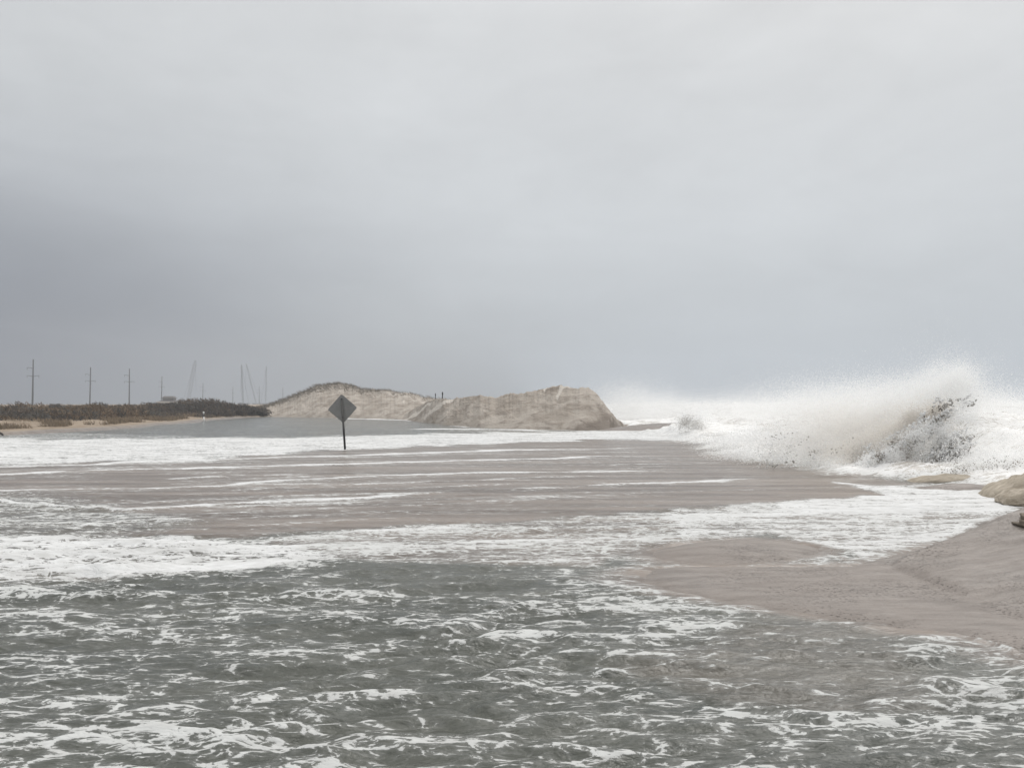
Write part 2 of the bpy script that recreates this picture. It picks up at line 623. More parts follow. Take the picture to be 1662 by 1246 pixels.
cover = np.maximum(cover, 0.85 * np.exp(-(((X - sgx + 0.25) / 0.55) ** 2 + ((Y - sgy) / 0.35) ** 2)))
# faint ribs across the whole middle flat
q = (Y - 0.28 * X) * 0.963 + 0.5 * wob2
ribs = ridged((X + 0.28 * Y) * 0.05, q * 0.62, 71, 3)
cover = cover + shallow * (0.10 * np.clip(ribs - 0.7, -0.4, 1) + 1.1 * np.clip(ribs - 1.36, 0, 0.5))
bore = np.maximum(bore, shallow * np.clip(ribs - 1.1, 0, 0.6))
cover = cover * (1 - surf) + surf * (0.86 + 0.14 * fbm(X * 0.3, Y * 0.15, 73, 3))
shallow = shallow * (1 - surf) + surf * 0.75

G = ground_h(X, Y)
nearland = (Y < 22) & (X > -3) & (X < xc)
wetk = sstep(-0.17, -0.02, G) * nearland
shallow = np.maximum(shallow, wetk * 0.95)
cover = cover * (1 - 0.45 * sstep(-0.10, 0.0, G) * nearland)
# heights
deep = (1 - shallow) * (1 - surf)
amp = (0.22 + 0.78 * deep) * np.clip(1.15 - Y / 70, 0.25, 1)
wx = X + 0.30 * fbm(X * 0.6, Y * 0.6, 81, 3)
wy = Y + 0.16 * fbm(X * 0.8, Y * 0.8, 83, 3)
H = np.zeros_like(X)
rr = np.random.default_rng(5)
for k in range(46):
    lam = 0.13 * (1.15 / 0.13) ** (k / 45.0)
    ang = math.pi / 2 + rr.normal(0, 0.38) + 0.12
    kx, ky = math.cos(ang) * 2 * math.pi / lam, math.sin(ang) * 2 * math.pi / lam
    ph = kx * wx + ky * wy + rr.uniform(0, 6.28)
    a = 0.0098 * lam ** 0.78
    keep = np.clip(lam / np.maximum(Y * 0.012, 1e-3) - 0.6, 0, 1)      # too short for the sheet's grid out there
    H += a * keep * (np.exp(1.1 * (np.cos(ph) - 1)) - 0.45) * 1.8
gust = 0.75 + 0.45 * fbm(X * 0.28, Y * 0.28, 87, 2)
H = H * amp * gust
H += bore * 0.028 + np.clip(cover - 0.45, 0, 1) * 0.006
H += far_w * 0.0

# sea: broken swells running in towards the flat
sx = X - xc
sw = fbm(X * 0.055 + 3, Y * 0.018, 91, 3)
swell = np.clip(ridged(X * 0.075 + 0.25 * wob2, Y * 0.022, 93, 2) - 0.45, 0, 2) * 1.5
rough = fbm(X * 0.7, Y * 0.55, 95, 4) * 0.22 + ridged(X * 0.28, Y * 0.2, 97, 4) * 0.34
S = 0.06 + sea * (0.10 + swell * np.clip(sx / 30, 0.25, 1.0) * 0.85 + sw * 0.25) + rough * np.clip(0.35 + sea, 0, 1)


def hump(cx, cy, rx, ry, ang, h):
    c, s = math.cos(ang), math.sin(ang)
    a = ((X - cx) * c + (Y - cy) * s) / rx
    b = (-(X - cx) * s + (Y - cy) * c) / ry
    return h * np.exp(-(a * a + b * b))


S = S + hump(13.6, 24.0, 2.2, 4.5, 0.25, 0.95) + hump(10.6, 28.0, 1.7, 4.5, 0.1, 0.5) + hump(18, 26, 4, 6, 0.2, 0.9) + hump(11.5, 47, 3, 6, 0, 0.5)
H = H * (1 - surf) + S * surf
H -= 0.045 * sstep(-0.04, 0.03, G) * nearland
# where the sand stands proud keep the water just under it, not poking through as noise
tans = surf * np.clip(0.75 * fbm(X * 0.30, Y * 0.16, 99, 5) + 0.12, 0, 1)
tans = np.maximum(tans, 0)
clarity = shallow


def make_water_mat():
    m, N, out = new_mat("storm_water")
    co = N.n('ShaderNodeTexCoord').outputs['Object']
    cov = N.attr('cover').outputs['Fac']
    sha = N.attr('shallow').outputs['Fac']
    srf = N.attr('surf').outputs['Fac']
    hgt = N.attr('chop').outputs['Fac']
    flat = N.mapping(co, (0.90, 2.0, 0.0))
    # a little domain warp drags the foam into threads
    wn = N.n('ShaderNodeTexNoise')
    N.put(wn.inputs['Vector'], flat)
    wn.inputs['Scale'].default_value = 3.2
    wn.inputs['Detail'].default_value = 5.0
    wv = N.n('ShaderNodeVectorMath', operation='MULTIPLY_ADD')
    N.put(wv.inputs[0], wn.outputs['Color'])
    wv.inputs[1].default_value = (0.32, 0.32, 0)
    N.put(wv.inputs[2], flat)
    vec = wv.outputs[0]
    e1 = N.voro(vec, 3.3)
    e2 = N.voro(vec, 7.5)
    n1 = N.noise(vec, 5.2, 8.0, 0.68, 0.1)
    n2 = N.noise(vec, 17.0, 5.0, 0.65, 0.2)
    n0 = N.noise(flat, 0.45, 3.0, 0.5)
    n3 = N.noise(N.mapping(co, (0.42, 3.1, 0.0), rot=(0, 0, RAD(-6))), 1.0, 6.0, 0.62, 0.2)
    n4 = N.noise(N.mapping(co, (3.0, 10.5, 0.0), rot=(0, 0, RAD(5))), 1.0, 6.0, 0.66, 0.35)
    lace = N.m('MAXIMUM', N.m('SUBTRACT', 1.0, N.m('MULTIPLY', e1, 6.5)), N.m('MULTIPLY', N.m('SUBTRACT', 1.0, N.m('MULTIPLY', e2, 6.5)), 0.7))
    lace = N.m('MAXIMUM', lace, 0.0)
    f = N.m('ADD', N.m('MULTIPLY', lace, 0.24), N.m('MULTIPLY', n1, 0.80))
    f = N.m('ADD', f, N.m('MULTIPLY', N.m('SUBTRACT', n2, 0.5), 0.75))
    f = N.m('ADD', f, N.m('MULTIPLY', N.m('SUBTRACT', n0, 0.5), 0.30))
    f = N.m('ADD', f, N.m('MULTIPLY', N.m('SUBTRACT', n3, 0.5), 0.75))
    f = N.m('ADD', f, N.m('MULTIPLY', N.m('SUBTRACT', n4, 0.5), 0.70))
    f = N.m('ADD', f, N.m('MULTIPLY', hgt, 2.8))
    thr = N.lin(cov, 0.0, 1.0, 0.87, 0.235)
    foam = N.step(N.m('SUBTRACT', f, thr), -0.02, 0.065)
    thin = N.m('MULTIPLY', N.step(N.m('SUBTRACT', f, thr), -0.24, 0.02), N.lin(sha, 0, 1, 0.13, 0.30))      # milky film round the foam
    foam = N.m('MAXIMUM', foam, thin)
    # water body
    mud = N.noise(flat, 0.4, 3.0, 0.5)
    st0 = N.noise(N.mapping(co, (0.16, 1.6, 0), rot=(0, 0, RAD(-9))), 1.0, 6.0, 0.65)  # light and dark of ripples put into the colour as streaks
    deepc = N.mix(N.step(N.m('ADD', N.m('MULTIPLY', mud, 0.4), N.m('MULTIPLY', st0, 0.6)), 0.36, 0.62), (0.052, 0.056, 0.046, 1), (0.094, 0.096, 0.081, 1))
    st = N.noise(N.mapping(co, (0.10, 1.5, 0), rot=(0, 0, RAD(-15))), 1.0, 6.0, 0.62)
    shc = N.mix(N.step(st, 0.36, 0.64), (0.110, 0.082, 0.064, 1), (0.235, 0.189, 0.157, 1))
    body = N.mix(sha, deepc, shc)
    surfc = N.mix(n0, (0.33, 0.295, 0.25, 1), (0.52, 0.49, 0.445, 1))
    body = N.mix(srf, body, surfc)
    p = N.n('ShaderNodeBsdfPrincipled')
    N.put(p.inputs['Base Color'], body)
    N.put(p.inputs['Roughness'], N.lin(sha, 0, 1, 0.16, 0.30))
    p.inputs['IOR'].default_value = 1.33
    rip = N.noise(N.mapping(co, (9, 15, 0)), 1.0, 5.0, 0.6, 0.3)
    rip2 = N.noise(N.mapping(co, (3, 5.5, 0)), 1.0, 4.0, 0.55, 0.3)
    hh = N.m('ADD', N.m('MULTIPLY', rip, 0.45), rip2)
    N.put(p.inputs['Normal'], N.bump(hh, N.lin(sha, 0, 1, 1.0, 0.3), 0.06))
    d = N.n('ShaderNodeBsdfPrincipled')
    fc = N.mix(N.m('MULTIPLY', N.m('ADD', N.step(n3, 0.3, 0.62), N.step(N.noise(vec, 5.0, 5.0, 0.65), 0.3, 0.7)), 0.5), N.mix(srf, (0.46, 0.455, 0.44, 1), (0.72, 0.70, 0.67, 1)), N.mix(srf, N.mix(N.step(cov, 0.5, 0.85), (0.60, 0.605, 0.59, 1), (0.76, 0.76, 0.755, 1)), (0.86, 0.855, 0.845, 1)))
    N.put(d.inputs['Base Color'], fc)
    d.inputs['Roughness'].default_value = 0.85
    d.inputs['Specular IOR Level'].default_value = 0.15
    N.put(d.inputs['Normal'], N.bump(N.m('ADD', f, N.m('MULTIPLY', n2, 0.6)), 0.6, 0.03))
    mx = N.n('ShaderNodeMixShader')
    N.put(mx.inputs[0], foam)
    m.node_tree.links.new(p.outputs[0], mx.inputs[1])
    m.node_tree.links.new(d.outputs[0], mx.inputs[2])
    m.node_tree.links.new(mx.outputs[0], out.inputs[0])
    return m


MAT_WATER = make_water_mat()
cover = np.clip(cover - tans * 0.72, 0, 1)
water = mesh_obj("water", np.stack([X, Y, H], -1), F, MAT_WATER,
                 attrs={'cover': cover, 'shallow': np.clip(shallow, 0, 1), 'surf': surf, 'chop': np.clip(H * (1 - surf), -0.1, 0.1)})
tag(water, "grey flood water and white surf washing over the road", kind='structure')
WX, WY, WH = X, Y, H


# ------------------------------------------------------------------ dunes
def make_dune_mat():
    m, N, out = new_mat("dune_sand")
    co = N.n('ShaderNodeTexCoord').outputs['Object']
    grassy = N.attr('grassy').outputs['Fac']
    pale = N.attr('pale').outputs['Fac']
    big = N.noise(co, 0.35, 5.0, 0.6, 0.4)
    lay = N.noise(N.mapping(co, (0.5, 0.5, 1.6), rot=(0, RAD(28), 0)), 1.2, 5.0, 0.65, 0.5)
    col = N.mix(N.step(big, 0.35, 0.65), (0.32, 0.278, 0.234, 1), (0.43, 0.382, 0.332, 1))
    col = N.mix(N.m('MULTIPLY', N.step(lay, 0.47, 0.66), 0.5), col, (0.165, 0.132, 0.104, 1))
    damp_shade_tone = N.attr('damp_shade_tone').outputs['Fac']  # darkens the sand: damp foot, painted scarp shade, plain toning
    dk = N.step(N.m('ADD', damp_shade_tone, N.m('MULTIPLY', N.m('SUBTRACT', N.noise(co, 0.9, 5.0, 0.65), 0.5), 1.1)), 0.35, 0.75)
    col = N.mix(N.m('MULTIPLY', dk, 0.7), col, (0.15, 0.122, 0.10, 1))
    g = N.step(N.m('ADD', grassy, N.m('MULTIPLY', N.m('SUBTRACT', N.noise(co, 1.1, 5.0, 0.65), 0.5), 1.2)), 0.42, 0.62)
    col = N.mix(N.m('MULTIPLY', g, 0.75), col, (0.19, 0.168, 0.14, 1))
    strk = N.noise(N.mapping(co, (0.45, 0.3, 2.2), rot=(0, RAD(32), 0)), 1.0, 5.0, 0.6, 0.3)
    pl = N.m('MULTIPLY', N.step(N.m('ADD', pale, N.m('MULTIPLY', N.m('SUBTRACT', strk, 0.5), 1.3)), 0.45, 0.8), 0.75)
    col = N.mix(pl, col, (0.62, 0.57, 0.51, 1))
    p = N.n('ShaderNodeBsdfPrincipled')
    N.put(p.inputs['Base Color'], col)
    p.inputs['Roughness'].default_value = 0.92
    p.inputs['Specular IOR Level'].default_value = 0.15
    hgt = N.m('ADD', lay, N.m('MULTIPLY', N.noise(co, 6.0, 5.0, 0.65), 0.35))
    N.put(p.inputs['Normal'], N.bump(hgt, 1.0, 0.2))
    m.node_tree.links.new(p.outputs[0], out.inputs[0])
    return m


MAT_DUNE = make_dune_mat()


def make_dune(base, crest, depth, seed, gully, streaks, ncol=340, nfront=70, nback=26):
    """a sand ridge: front foot and crest traced from the photograph, each at its own distance, then a back slope"""
    bu = np.array(base, float)
    cu = np.array(crest, float)
    us = np.linspace(bu[0, 0], bu[-1, 0], ncol)
    fv = np.interp(us, bu[:, 0], bu[:, 1])
    foot = np.stack(gpt(us, fv, 0.0 * us), -1) if False else np.array([gpt(u, v) for u, v in zip(us, fv)])
    cv = np.interp(us, cu[:, 0], cu[:, 1]) + (pn(us * 0.11, us * 0, seed) + 0.6 * pn(us * 0.3, us * 0, seed + 1) + 0.45 * pn(us * 0.8, us * 0, seed + 2)) * 1.6
    dd = foot[:, 1] + np.interp(us, *zip(*depth))
    top = np.stack([dd * (us - CU) / FPX, dd, EYE + dd * (HZ - cv) / FPX], -1)
    V_, grassy, pale = [], [], []
    for j in range(nfront + nback):
        if j < nfront:
            t = j / (nfront - 1)
            xy = foot + (top - foot) * t
            prof = 0.30 * t + 0.70 * (t ** 0.62) if gully < 0.5 else np.clip(t * 1.12, 0, 1) * 0.72 + 0.28 * t ** 0.5
            prof = np.minimum(prof, 1) if j < nfront - 1 else 1.0
            z = -0.3 + (top[:, 2] + 0.3) * prof
            env = math.sin(math.pi * min(t, 1)) ** 0.7
        else:
            t2 = (j - nfront + 1) / nback
            xy = top + np.array([0.0, 1.0, 0]) * (t2 * 9.0)
            z = top[:, 2] * (1 - t2 ** 1.3) - 0.4 * t2
            env = 0.5 * (1 - t2)
            t = 1
        X_, Y_ = xy[:, 0], xy[:, 1]
        n = fbm(X_ * 0.35 + z * 0.3, Y_ * 0.35, seed + 3, 4) * 0.35 + ridged(X_ * 0.55 + z * 0.75, Y_ * 0.3 + z * 0.2, seed + 5, 3) * 0.42 * gully - 0.3 * gully
        hs = np.clip(top[:, 2] / 3, 0.1, 1.2)
        V_.append(np.stack([X_, Y_ + n * env * 1.1 * hs, z + n * env * 0.75 * hs], -1))
        grassy.append(np.full(ncol, t))
        tt = np.full(ncol, t * 40.0)
        pk = np.zeros(ncol)
        for line in streaks:
            pk = np.maximum(pk, np.exp(-(seg_dist(us, tt, line, 1.0) / 3.4) ** 2))
        pale.append(pk if j < nfront else pk * 0)
    nr = len(V_)
    P = np.concatenate(V_)
    idx = np.arange(nr * ncol).reshape(nr, ncol)
    Fq = np.stack([idx[:-1, :-1], idx[:-1, 1:], idx[1:, 1:], idx[1:, :-1]], -1).reshape(-1, 4)
    return P, Fq, np.concatenate(grassy), np.concatenate(pale), us, top


PB, FB, gB, pB, usB, topB = make_dune(
    [(410, 676.0), (450, 676.5), (520, 678), (600, 679.5), (660, 681), (760, 683)],
    [(410, 665), (440, 656), (470, 645), (495, 634), (515, 626), (535, 622.5), (556, 622), (570, 625), (585, 631), (612, 633), (625, 632.5), (650, 637), (668, 638.5), (690, 645), (720, 648), (760, 652)],
    [(410, 14), (560, 20), (760, 16)], 100, 0.45,
    [[(612, 36), (640, 30), (690, 24)], [(640, 34), (690, 30)], [(570, 22), (590, 30)], [(655, 20), (690, 14)]])
grassyB = np.clip(gB * 1.25 - 0.55, 0, 1) * np.tile(np.interp(usB, [410, 470, 560, 600, 640, 760], [1.0, 1.0, 0.95, 0.75, 0.55, 0.4]), len(gB) // len(usB))
dune_b = mesh_obj("sand_dune", PB, FB, MAT_DUNE, attrs={'grassy': grassyB, 'pale': pB * 0.6, 'damp_shade_tone': np.clip(0.36 - gB * 0.25, 0, 1)})  # darker tone overall, a little stronger towards the foot
tag(dune_b, "tall far sand dune with dark grass over its crest", kind='structure')

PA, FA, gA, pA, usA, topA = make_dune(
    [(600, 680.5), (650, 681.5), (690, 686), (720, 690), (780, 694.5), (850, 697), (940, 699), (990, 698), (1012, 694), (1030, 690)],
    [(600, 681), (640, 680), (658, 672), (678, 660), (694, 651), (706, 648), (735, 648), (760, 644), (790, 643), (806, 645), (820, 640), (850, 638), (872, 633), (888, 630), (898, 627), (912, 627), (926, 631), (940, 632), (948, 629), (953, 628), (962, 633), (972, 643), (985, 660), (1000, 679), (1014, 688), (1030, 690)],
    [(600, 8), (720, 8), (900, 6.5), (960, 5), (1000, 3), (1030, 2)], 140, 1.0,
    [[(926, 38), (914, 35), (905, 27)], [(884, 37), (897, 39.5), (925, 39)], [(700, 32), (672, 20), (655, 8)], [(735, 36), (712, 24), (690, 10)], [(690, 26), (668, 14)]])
dune_a = mesh_obj("sand_dune", PA, FA, MAT_DUNE, attrs={'grassy': np.clip(gA * 2 - 1.75, 0, 1) * 0.6, 'pale': pA, 'damp_shade_tone': np.clip(np.clip(0.45 - gA * 1.6, 0, 1) + np.tile(np.interp(usA, [600, 900, 945, 985, 1010], [0, 0.05, 0.35, 0.9, 1.0]), len(gA) // len(usA)) * np.clip(1.0 - gA * 0.75, 0, 1), 0, 1)})  # shade of the scarp end painted into the colour, besides a damp foot
tag(dune_a, "bare eroded sand dune ending in a steep scarp beside the surf", kind='structure')


# ------------------------------------------------------------------ loose faces: grass, scrub, spray
def shards(P, size, tint, mat, name, parent=None, stretch=None, rng=RNG):
    """one small triangle per point, random facing; stretch = (axis vectors, length factor)"""
    n = len(P)
    a = rng.normal(size=(n, 3))
    a /= np.linalg.norm(a, axis=1)[:, None]
    b = np.cross(a, rng.normal(size=(n, 3)))
    b /= np.linalg.norm(b, axis=1)[:, None]
    s = size[:, None]
    v0 = P + a * s
    v1 = P - a * s * 0.5 + b * s * 0.87
    v2 = P - a * s * 0.5 - b * s * 0.87
    verts = np.stack([v0, v1, v2], 1).reshape(-1, 3)
    cols = np.repeat(np.c_[tint, np.ones(n)], 3, axis=0)
    return mesh_obj(name, verts, np.arange(n * 3).reshape(-1, 3), mat, parent, smooth=False, colors={'tint': cols})


def blades(base, tip, width, tint, mat, name, parent=None, rng=RNG):
    n = len(base)
    d = tip - base
    side = np.cross(d, rng.normal(size=(n, 3)))
    side /= np.linalg.norm(side, axis=1)[:, None] + 1e-9
    w = width[:, None] * 0.5
    verts = np.stack([base - side * w, base + side * w, tip + side * w * 0.3, tip - side * w * 0.3], 1).reshape(-1, 3)
    cols = np.repeat(np.c_[tint, np.ones(n)], 4, axis=0)
    return mesh_obj(name, verts, np.arange(n * 4).reshape(-1, 4), mat, parent, smooth=False, colors={'tint': cols})


MAT_PLANT = vcol_mat("dry_plants", translucent=0.25)
MAT_SPRAY = vcol_mat("spray_drops", translucent=0.45)


def scrub_points(n, ymin, ymax, inmin, inmax, rng):
    Yp = rng.uniform(ymin, ymax, n)
    Xp = shore_x(Yp) - rng.uniform(inmin, inmax, n)
    return Xp, Yp, ground_h(Xp, Yp)


def bush(cx, cy, cz, rx, ry, h, n, rng, dark, lean=0.0):
    """twigs fanning out of one root and ending in fine sprays of leaf-sized shards"""
    th = rng.uniform(0, 2 * math.pi, n)
    rad = np.sqrt(rng.uniform(0, 1, n))
    k = (1 - 0.75 * rad ** 2) * rng.uniform(0.45, 1.08, n)
    tip = np.stack([cx + rx * rad * np.cos(th) + lean * k, cy + ry * rad * np.sin(th), cz + h * k], -1)
    base = np.stack([cx + rx * 0.75 * rad * np.cos(th), cy + ry * 0.75 * rad * np.sin(th), np.full(n, cz - 0.05)], -1)
    base = base * 0.55 + tip * 0.45
    base[:, 2] = np.maximum(base[:, 2] - h * 0.4, cz - 0.1)
    t = rng.uniform(0.7, 1.3, n)[:, None]
    tint = np.array(dark) * t
    return base, tip, tint


rng = np.random.default_rng(11)
B_, T_, C_ = [], [], []
for i in range(1500):
    Yp = rng.uniform(50, 128)
    lo = np.interp(Yp, [50, 60, 75, 90, 128], [9.0, 8.0, 5.0, 2.2, 0.8])
    Xp = shore_x(np.array([Yp]))[0] - lo * rng.uniform(0.5, 1.25) - rng.exponential(9.0)
    zz = ground_h(np.array([Xp]), np.array([Yp]))[0]
    kind = float(pn(np.array([Xp * 0.12]), np.array([Yp * 0.07]), 77)[0])
    if kind < -0.30 and Yp < 96 and rng.uniform() < 0.8:
        continue
    dk = ((0.055, 0.047, 0.040), (0.075, 0.058, 0.044), (0.062, 0.057, 0.050), (0.105, 0.076, 0.050))[int(np.clip(2 + kind * 3 + rng.normal(0, 0.8), 0, 3))]
    h = (0.22 + 0.75 * max(kind + 0.2, 0) + rng.uniform(0, 0.22)) + 0.3 * float(sstep(80, 100, Yp)) + 1.25 * math.exp(-((Xp + 40) / 7.0) ** 2 - ((Yp - 104) / 9) ** 2)
    w = rng.uniform(0.8, 1.9)
    m = 85
    th, el = rng.uniform(0, 6.28, m), np.arccos(rng.uniform(0, 1, m))
    rr_ = rng.uniform(0.35, 1.0, m) ** 0.6
    tip = np.stack([Xp + w * rr_ * np.cos(th) * np.sin(el), Yp + w * rr_ * np.sin(th) * np.sin(el), zz + h * rr_ * np.cos(el)], -1)
    ln = rng.uniform(0.12, 0.4, m)[:, None]
    dirn = np.stack([np.cos(th) * np.sin(el) - 0.5, np.sin(th) * np.sin(el), np.cos(el) + 0.2], -1) + rng.normal(0, 0.45, (m, 3))
    dirn /= np.linalg.norm(dirn, axis=1)[:, None]
    B_.append(tip - dirn * ln), T_.append(tip + dirn * ln * 0.25), C_.append((2.0 * np.array(dk) * 0.8 + 0.02) * rng.uniform(0.65, 1.35, m)[:, None])
b, t, c = np.concatenate(B_), np.concatenate(T_), np.concatenate(C_)
scrub = blades(b, t, rng.uniform(0.05, 0.16, len(b)), c, MAT_PLANT, "scrub", rng=rng)
tag(scrub, "low brown winter scrub massed along the left bank", kind='stuff')

n = 26000
Yp = rng.uniform(44, 100, n)
Xp = shore_x(Yp) - np.interp(Yp, [44, 100], [1.6, 0.9]) - rng.exponential(3.2, n)
patch = fbm(Xp * 0.35, Yp * 0.2, 201, 3)
ok = patch > -0.05
Xp, Yp = Xp[ok], Yp[ok]
zz = ground_h(Xp, Yp)
n = len(Xp)
base = np.stack([Xp, Yp, zz - 0.02], -1)
hh = rng.uniform(0.12, 0.42, n)
tip = base + np.stack([rng.normal(-0.12, 0.12, n), rng.normal(0, 0.12, n), hh], -1)
tint = np.array((0.27, 0.212, 0.15)) * rng.uniform(0.55, 1.2, n)[:, None]
grass = blades(base, tip, rng.uniform(0.02, 0.05, n), tint, MAT_PLANT, "beach_grass", rng=rng)
tag(grass, "tan dry beach grass on the sandy foot of the left bank", kind='stuff')

# dune-top grass
sel = rng.uniform(0, 1, len(PB)) < np.clip(grassyB * 1.3 - 0.25, 0, 1)
Pg = np.repeat(PB[sel], 2, axis=0) + rng.normal(0, 0.3, (sel.sum() * 2, 3)) * np.array((1, 1, 0))
n = len(Pg)
tipg = Pg + np.stack([rng.normal(-0.2, 0.15, n), rng.normal(0, 0.12, n), rng.uniform(0.08, 0.38, n)], -1)
dg = blades(Pg, tipg, rng.uniform(0.03, 0.07, n), np.array((0.225, 0.20, 0.165)) * rng.uniform(0.6, 1.3, n)[:, None], MAT_PLANT, "dune_grass", rng=rng)
tag(dg, "dark wind-bent grass over the crest of the far dune", kind='stuff')


def shrub(label, u, v, d, rx, h, count, dark, lean):
    p = at(u, v, d)
    zg = float(ground_h(np.array([p[0]]), np.array([p[1]]))[0])
    rt = empty("shrub", (p[0], p[1], zg))
    tag(rt, label, "shrub")
    rg = np.random.default_rng(int(u) + 3)
    b, t, c = bush(0, 0, 0, rx, rx * 0.8, h, count, rg, dark, lean)
    blades(b, t, rg.uniform(0.03, 0.08, len(b)), c, MAT_PLANT, "foliage", rt, rng=rg)
    mb = MB()
    for k in range(9):
        an = rg.uniform(0, 6.28)
        r = rx * rg.uniform(0.2, 0.7)
        e = Vector((math.cos(an) * r + lean * 0.6, math.sin(an) * r, h * rg.uniform(0.5, 0.8)))
        mid = e * 0.5 + Vector((0, 0, h * 0.08))
        mb.ring_tube([(0, 0, -0.15), mid, e], [0.05, 0.035, 0.012], 5)
    mb.build("stem", MAT_TWIG, rt, True)


MAT_TWIG = plain("dark_twigs", (0.06, 0.05, 0.042), 0.9, 0.3, 12)
shrub("dark rounded shrub at the far left edge on the bank", 6, 657, 62, 1.7, 1.0, 700, (0.035, 0.034, 0.030), -0.1)
shrub("tallest dark shrub with its crown blown left, behind the white marker post", 352, 652, 104, 2.2, 1.75, 900, (0.062, 0.055, 0.050), -0.8)
shrub("dark shrub on the right shoulder of the thicket below the faint cranes", 398, 660, 108, 2.0, 1.35, 800, (0.055, 0.050, 0.046), -0.3)
shrub("small dark shrub at the water's end of the bank, beside the far dune's foot", 421, 670, 111, 1.3, 0.75, 500, (0.045, 0.042, 0.040), -0.2)


# ------------------------------------------------------------------ road sign
MAT_POST = plain("weathered_post", (0.045, 0.042, 0.040), 0.75, 0.3, 14)

def soaked_post():
    """grey timber, soaked black as high as the waves slap"""
    m, N, out = new_mat("soaked_post")
    co = N.n('ShaderNodeTexCoord').outputs['Object']
    sp = N.n('ShaderNodeSeparateXYZ')
    N.put(sp.inputs[0], co)
    ns = N.noise(N.mapping(co, (14, 14, 2.0)), 1.0, 4.0, 0.6)
    lvl = N.step(N.m('ADD', sp.outputs[2], N.m('MULTIPLY', N.m('SUBTRACT', ns, 0.5), 0.5)), -0.1, 0.4)
    p = N.n('ShaderNodeBsdfPrincipled')
    N.put(p.inputs['Base Color'], N.mix(lvl, (0.016, 0.015, 0.014, 1), N.mix(ns, (0.09, 0.088, 0.082, 1), (0.16, 0.157, 0.148, 1))))
    N.put(p.inputs['Roughness'], N.lin(lvl, 0, 1, 0.4, 0.85))
    m.node_tree.links.new(p.outputs[0], out.inputs[0])
    return m


MAT_SOAKED = soaked_post()
MAT_SIGNBACK = plain("dull_aluminium", (0.19, 0.19, 0.183), 0.6, 0.14, 5.0, 0.0)
MAT_BOLT = plain("bolt_steel", (0.05, 0.05, 0.05), 0.5, 0.1, 20, 0.6)
MAT_WHITE = plain("white_plastic", (0.75, 0.74, 0.72), 0.6, 0.08, 8)
MAT_BAND = plain("dark_band", (0.10, 0.10, 0.10), 0.6, 0.1, 8)
SD = 32.0
bp = at(560.5, 730, SD)
sign = empty("road_sign", (bp[0], bp[1], 0.0), (0, RAD(-4.0), RAD(6)))
tag(sign, "grey diamond road sign seen from behind, its dark post leaning in the flood", "road sign")
post = MB().box((0, 0, 0), (0.085, 0.06, 2.60)).build("post", MAT_SOAKED, sign, bevel=0.008)
post.location = (0, 0, 0.83)
half = 0.595
r = 0.07
cz = 1.70
pts = []
for k in range(4):                       # rounded corners
    ca = math.pi / 2 * k
    cx, cy = math.cos(ca) * (half - r * 1.2), math.sin(ca) * (half - r * 1.2)
    for a in np.linspace(-0.72, 0.72, 6):
        pts.append((cx + r * math.cos(ca + a), cy + r * math.sin(ca + a)))
vv = [(x, 0.036, cz + z) for x, z in pts] + [(x, 0.041, cz + z) for x, z in pts]
nn = len(pts)
ff = [tuple(range(nn)), tuple(range(2 * nn - 1, nn - 1, -1))] + [(k, nn + k, nn + (k + 1) % nn, (k + 1) % nn) for k in range(nn)]
mesh_obj("panel", vv, ff, MAT_SIGNBACK, sign, False)
for z in (cz + 0.40, cz - 0.36):
    MB().ring_tube([(0, -0.045, z), (0, -0.028, z)], [0.028, 0.028], 8).build("bolt", MAT_BOLT, sign)

# ------------------------------------------------------------------ white marker post by the left bank
mp = at(331.5, 683, 83)
mk = empty("marker_post", (mp[0], mp[1], 0.0), (0, RAD(-3), 0))
tag(mk, "white marker post with a dark band standing off the left bank's tip", "marker post")
MB().ring_tube([(0, 0, -0.2), (0, 0, 0.48)], [0.075, 0.07], 10).build("lower_tube", MAT_WHITE, mk, True)
MB().ring_tube([(0, 0, 0.48), (0, 0, 0.80)], [0.055, 0.055], 10).build("band", MAT_BAND, mk, True)
MB().ring_tube([(0, 0, 0.80), (0, 0, 0.84), (0, 0, 1.02), (0, 0, 1.06)], [0.06, 0.085, 0.085, 0.05], 10).build("cap", MAT_WHITE, mk, True)

# two thin stakes on the dune
for u, vt, vb, lab in ((707, 636, 649, "thinner left stake of two on the saddle between the dunes"), (718, 634.5, 650, "thicker right stake of two on the saddle between the dunes")):
    i = int(np.argmin(np.abs(usA - u)))
    p = topA[i]
    s = empty("stake", (p[0], p[1], p[2] - 0.1))
    tag(s, lab, "stake")
    hgt = (648 - vt) * p[1] / FPX
    wd = 0.045 if u < 710 else 0.065
    MB().ring_tube([(0, 0, -0.4), (0.02, 0, hgt)], [wd, wd * 0.8], 8).build("pole", MAT_POST, s, True)
    MB().box((0.02, -0.07, hgt * 0.78), (wd * 2.2, 0.02, 0.22)).build("marker_plate", MAT_POST, s, bevel=0.004)


# ------------------------------------------------------------------ transmission poles
MAT_POLE = plain("pole_wood", (0.055, 0.052, 0.05), 0.85, 0.2, 3)
MAT_INS = plain("insulator", (0.10, 0.10, 0.105), 0.5, 0.1, 4)


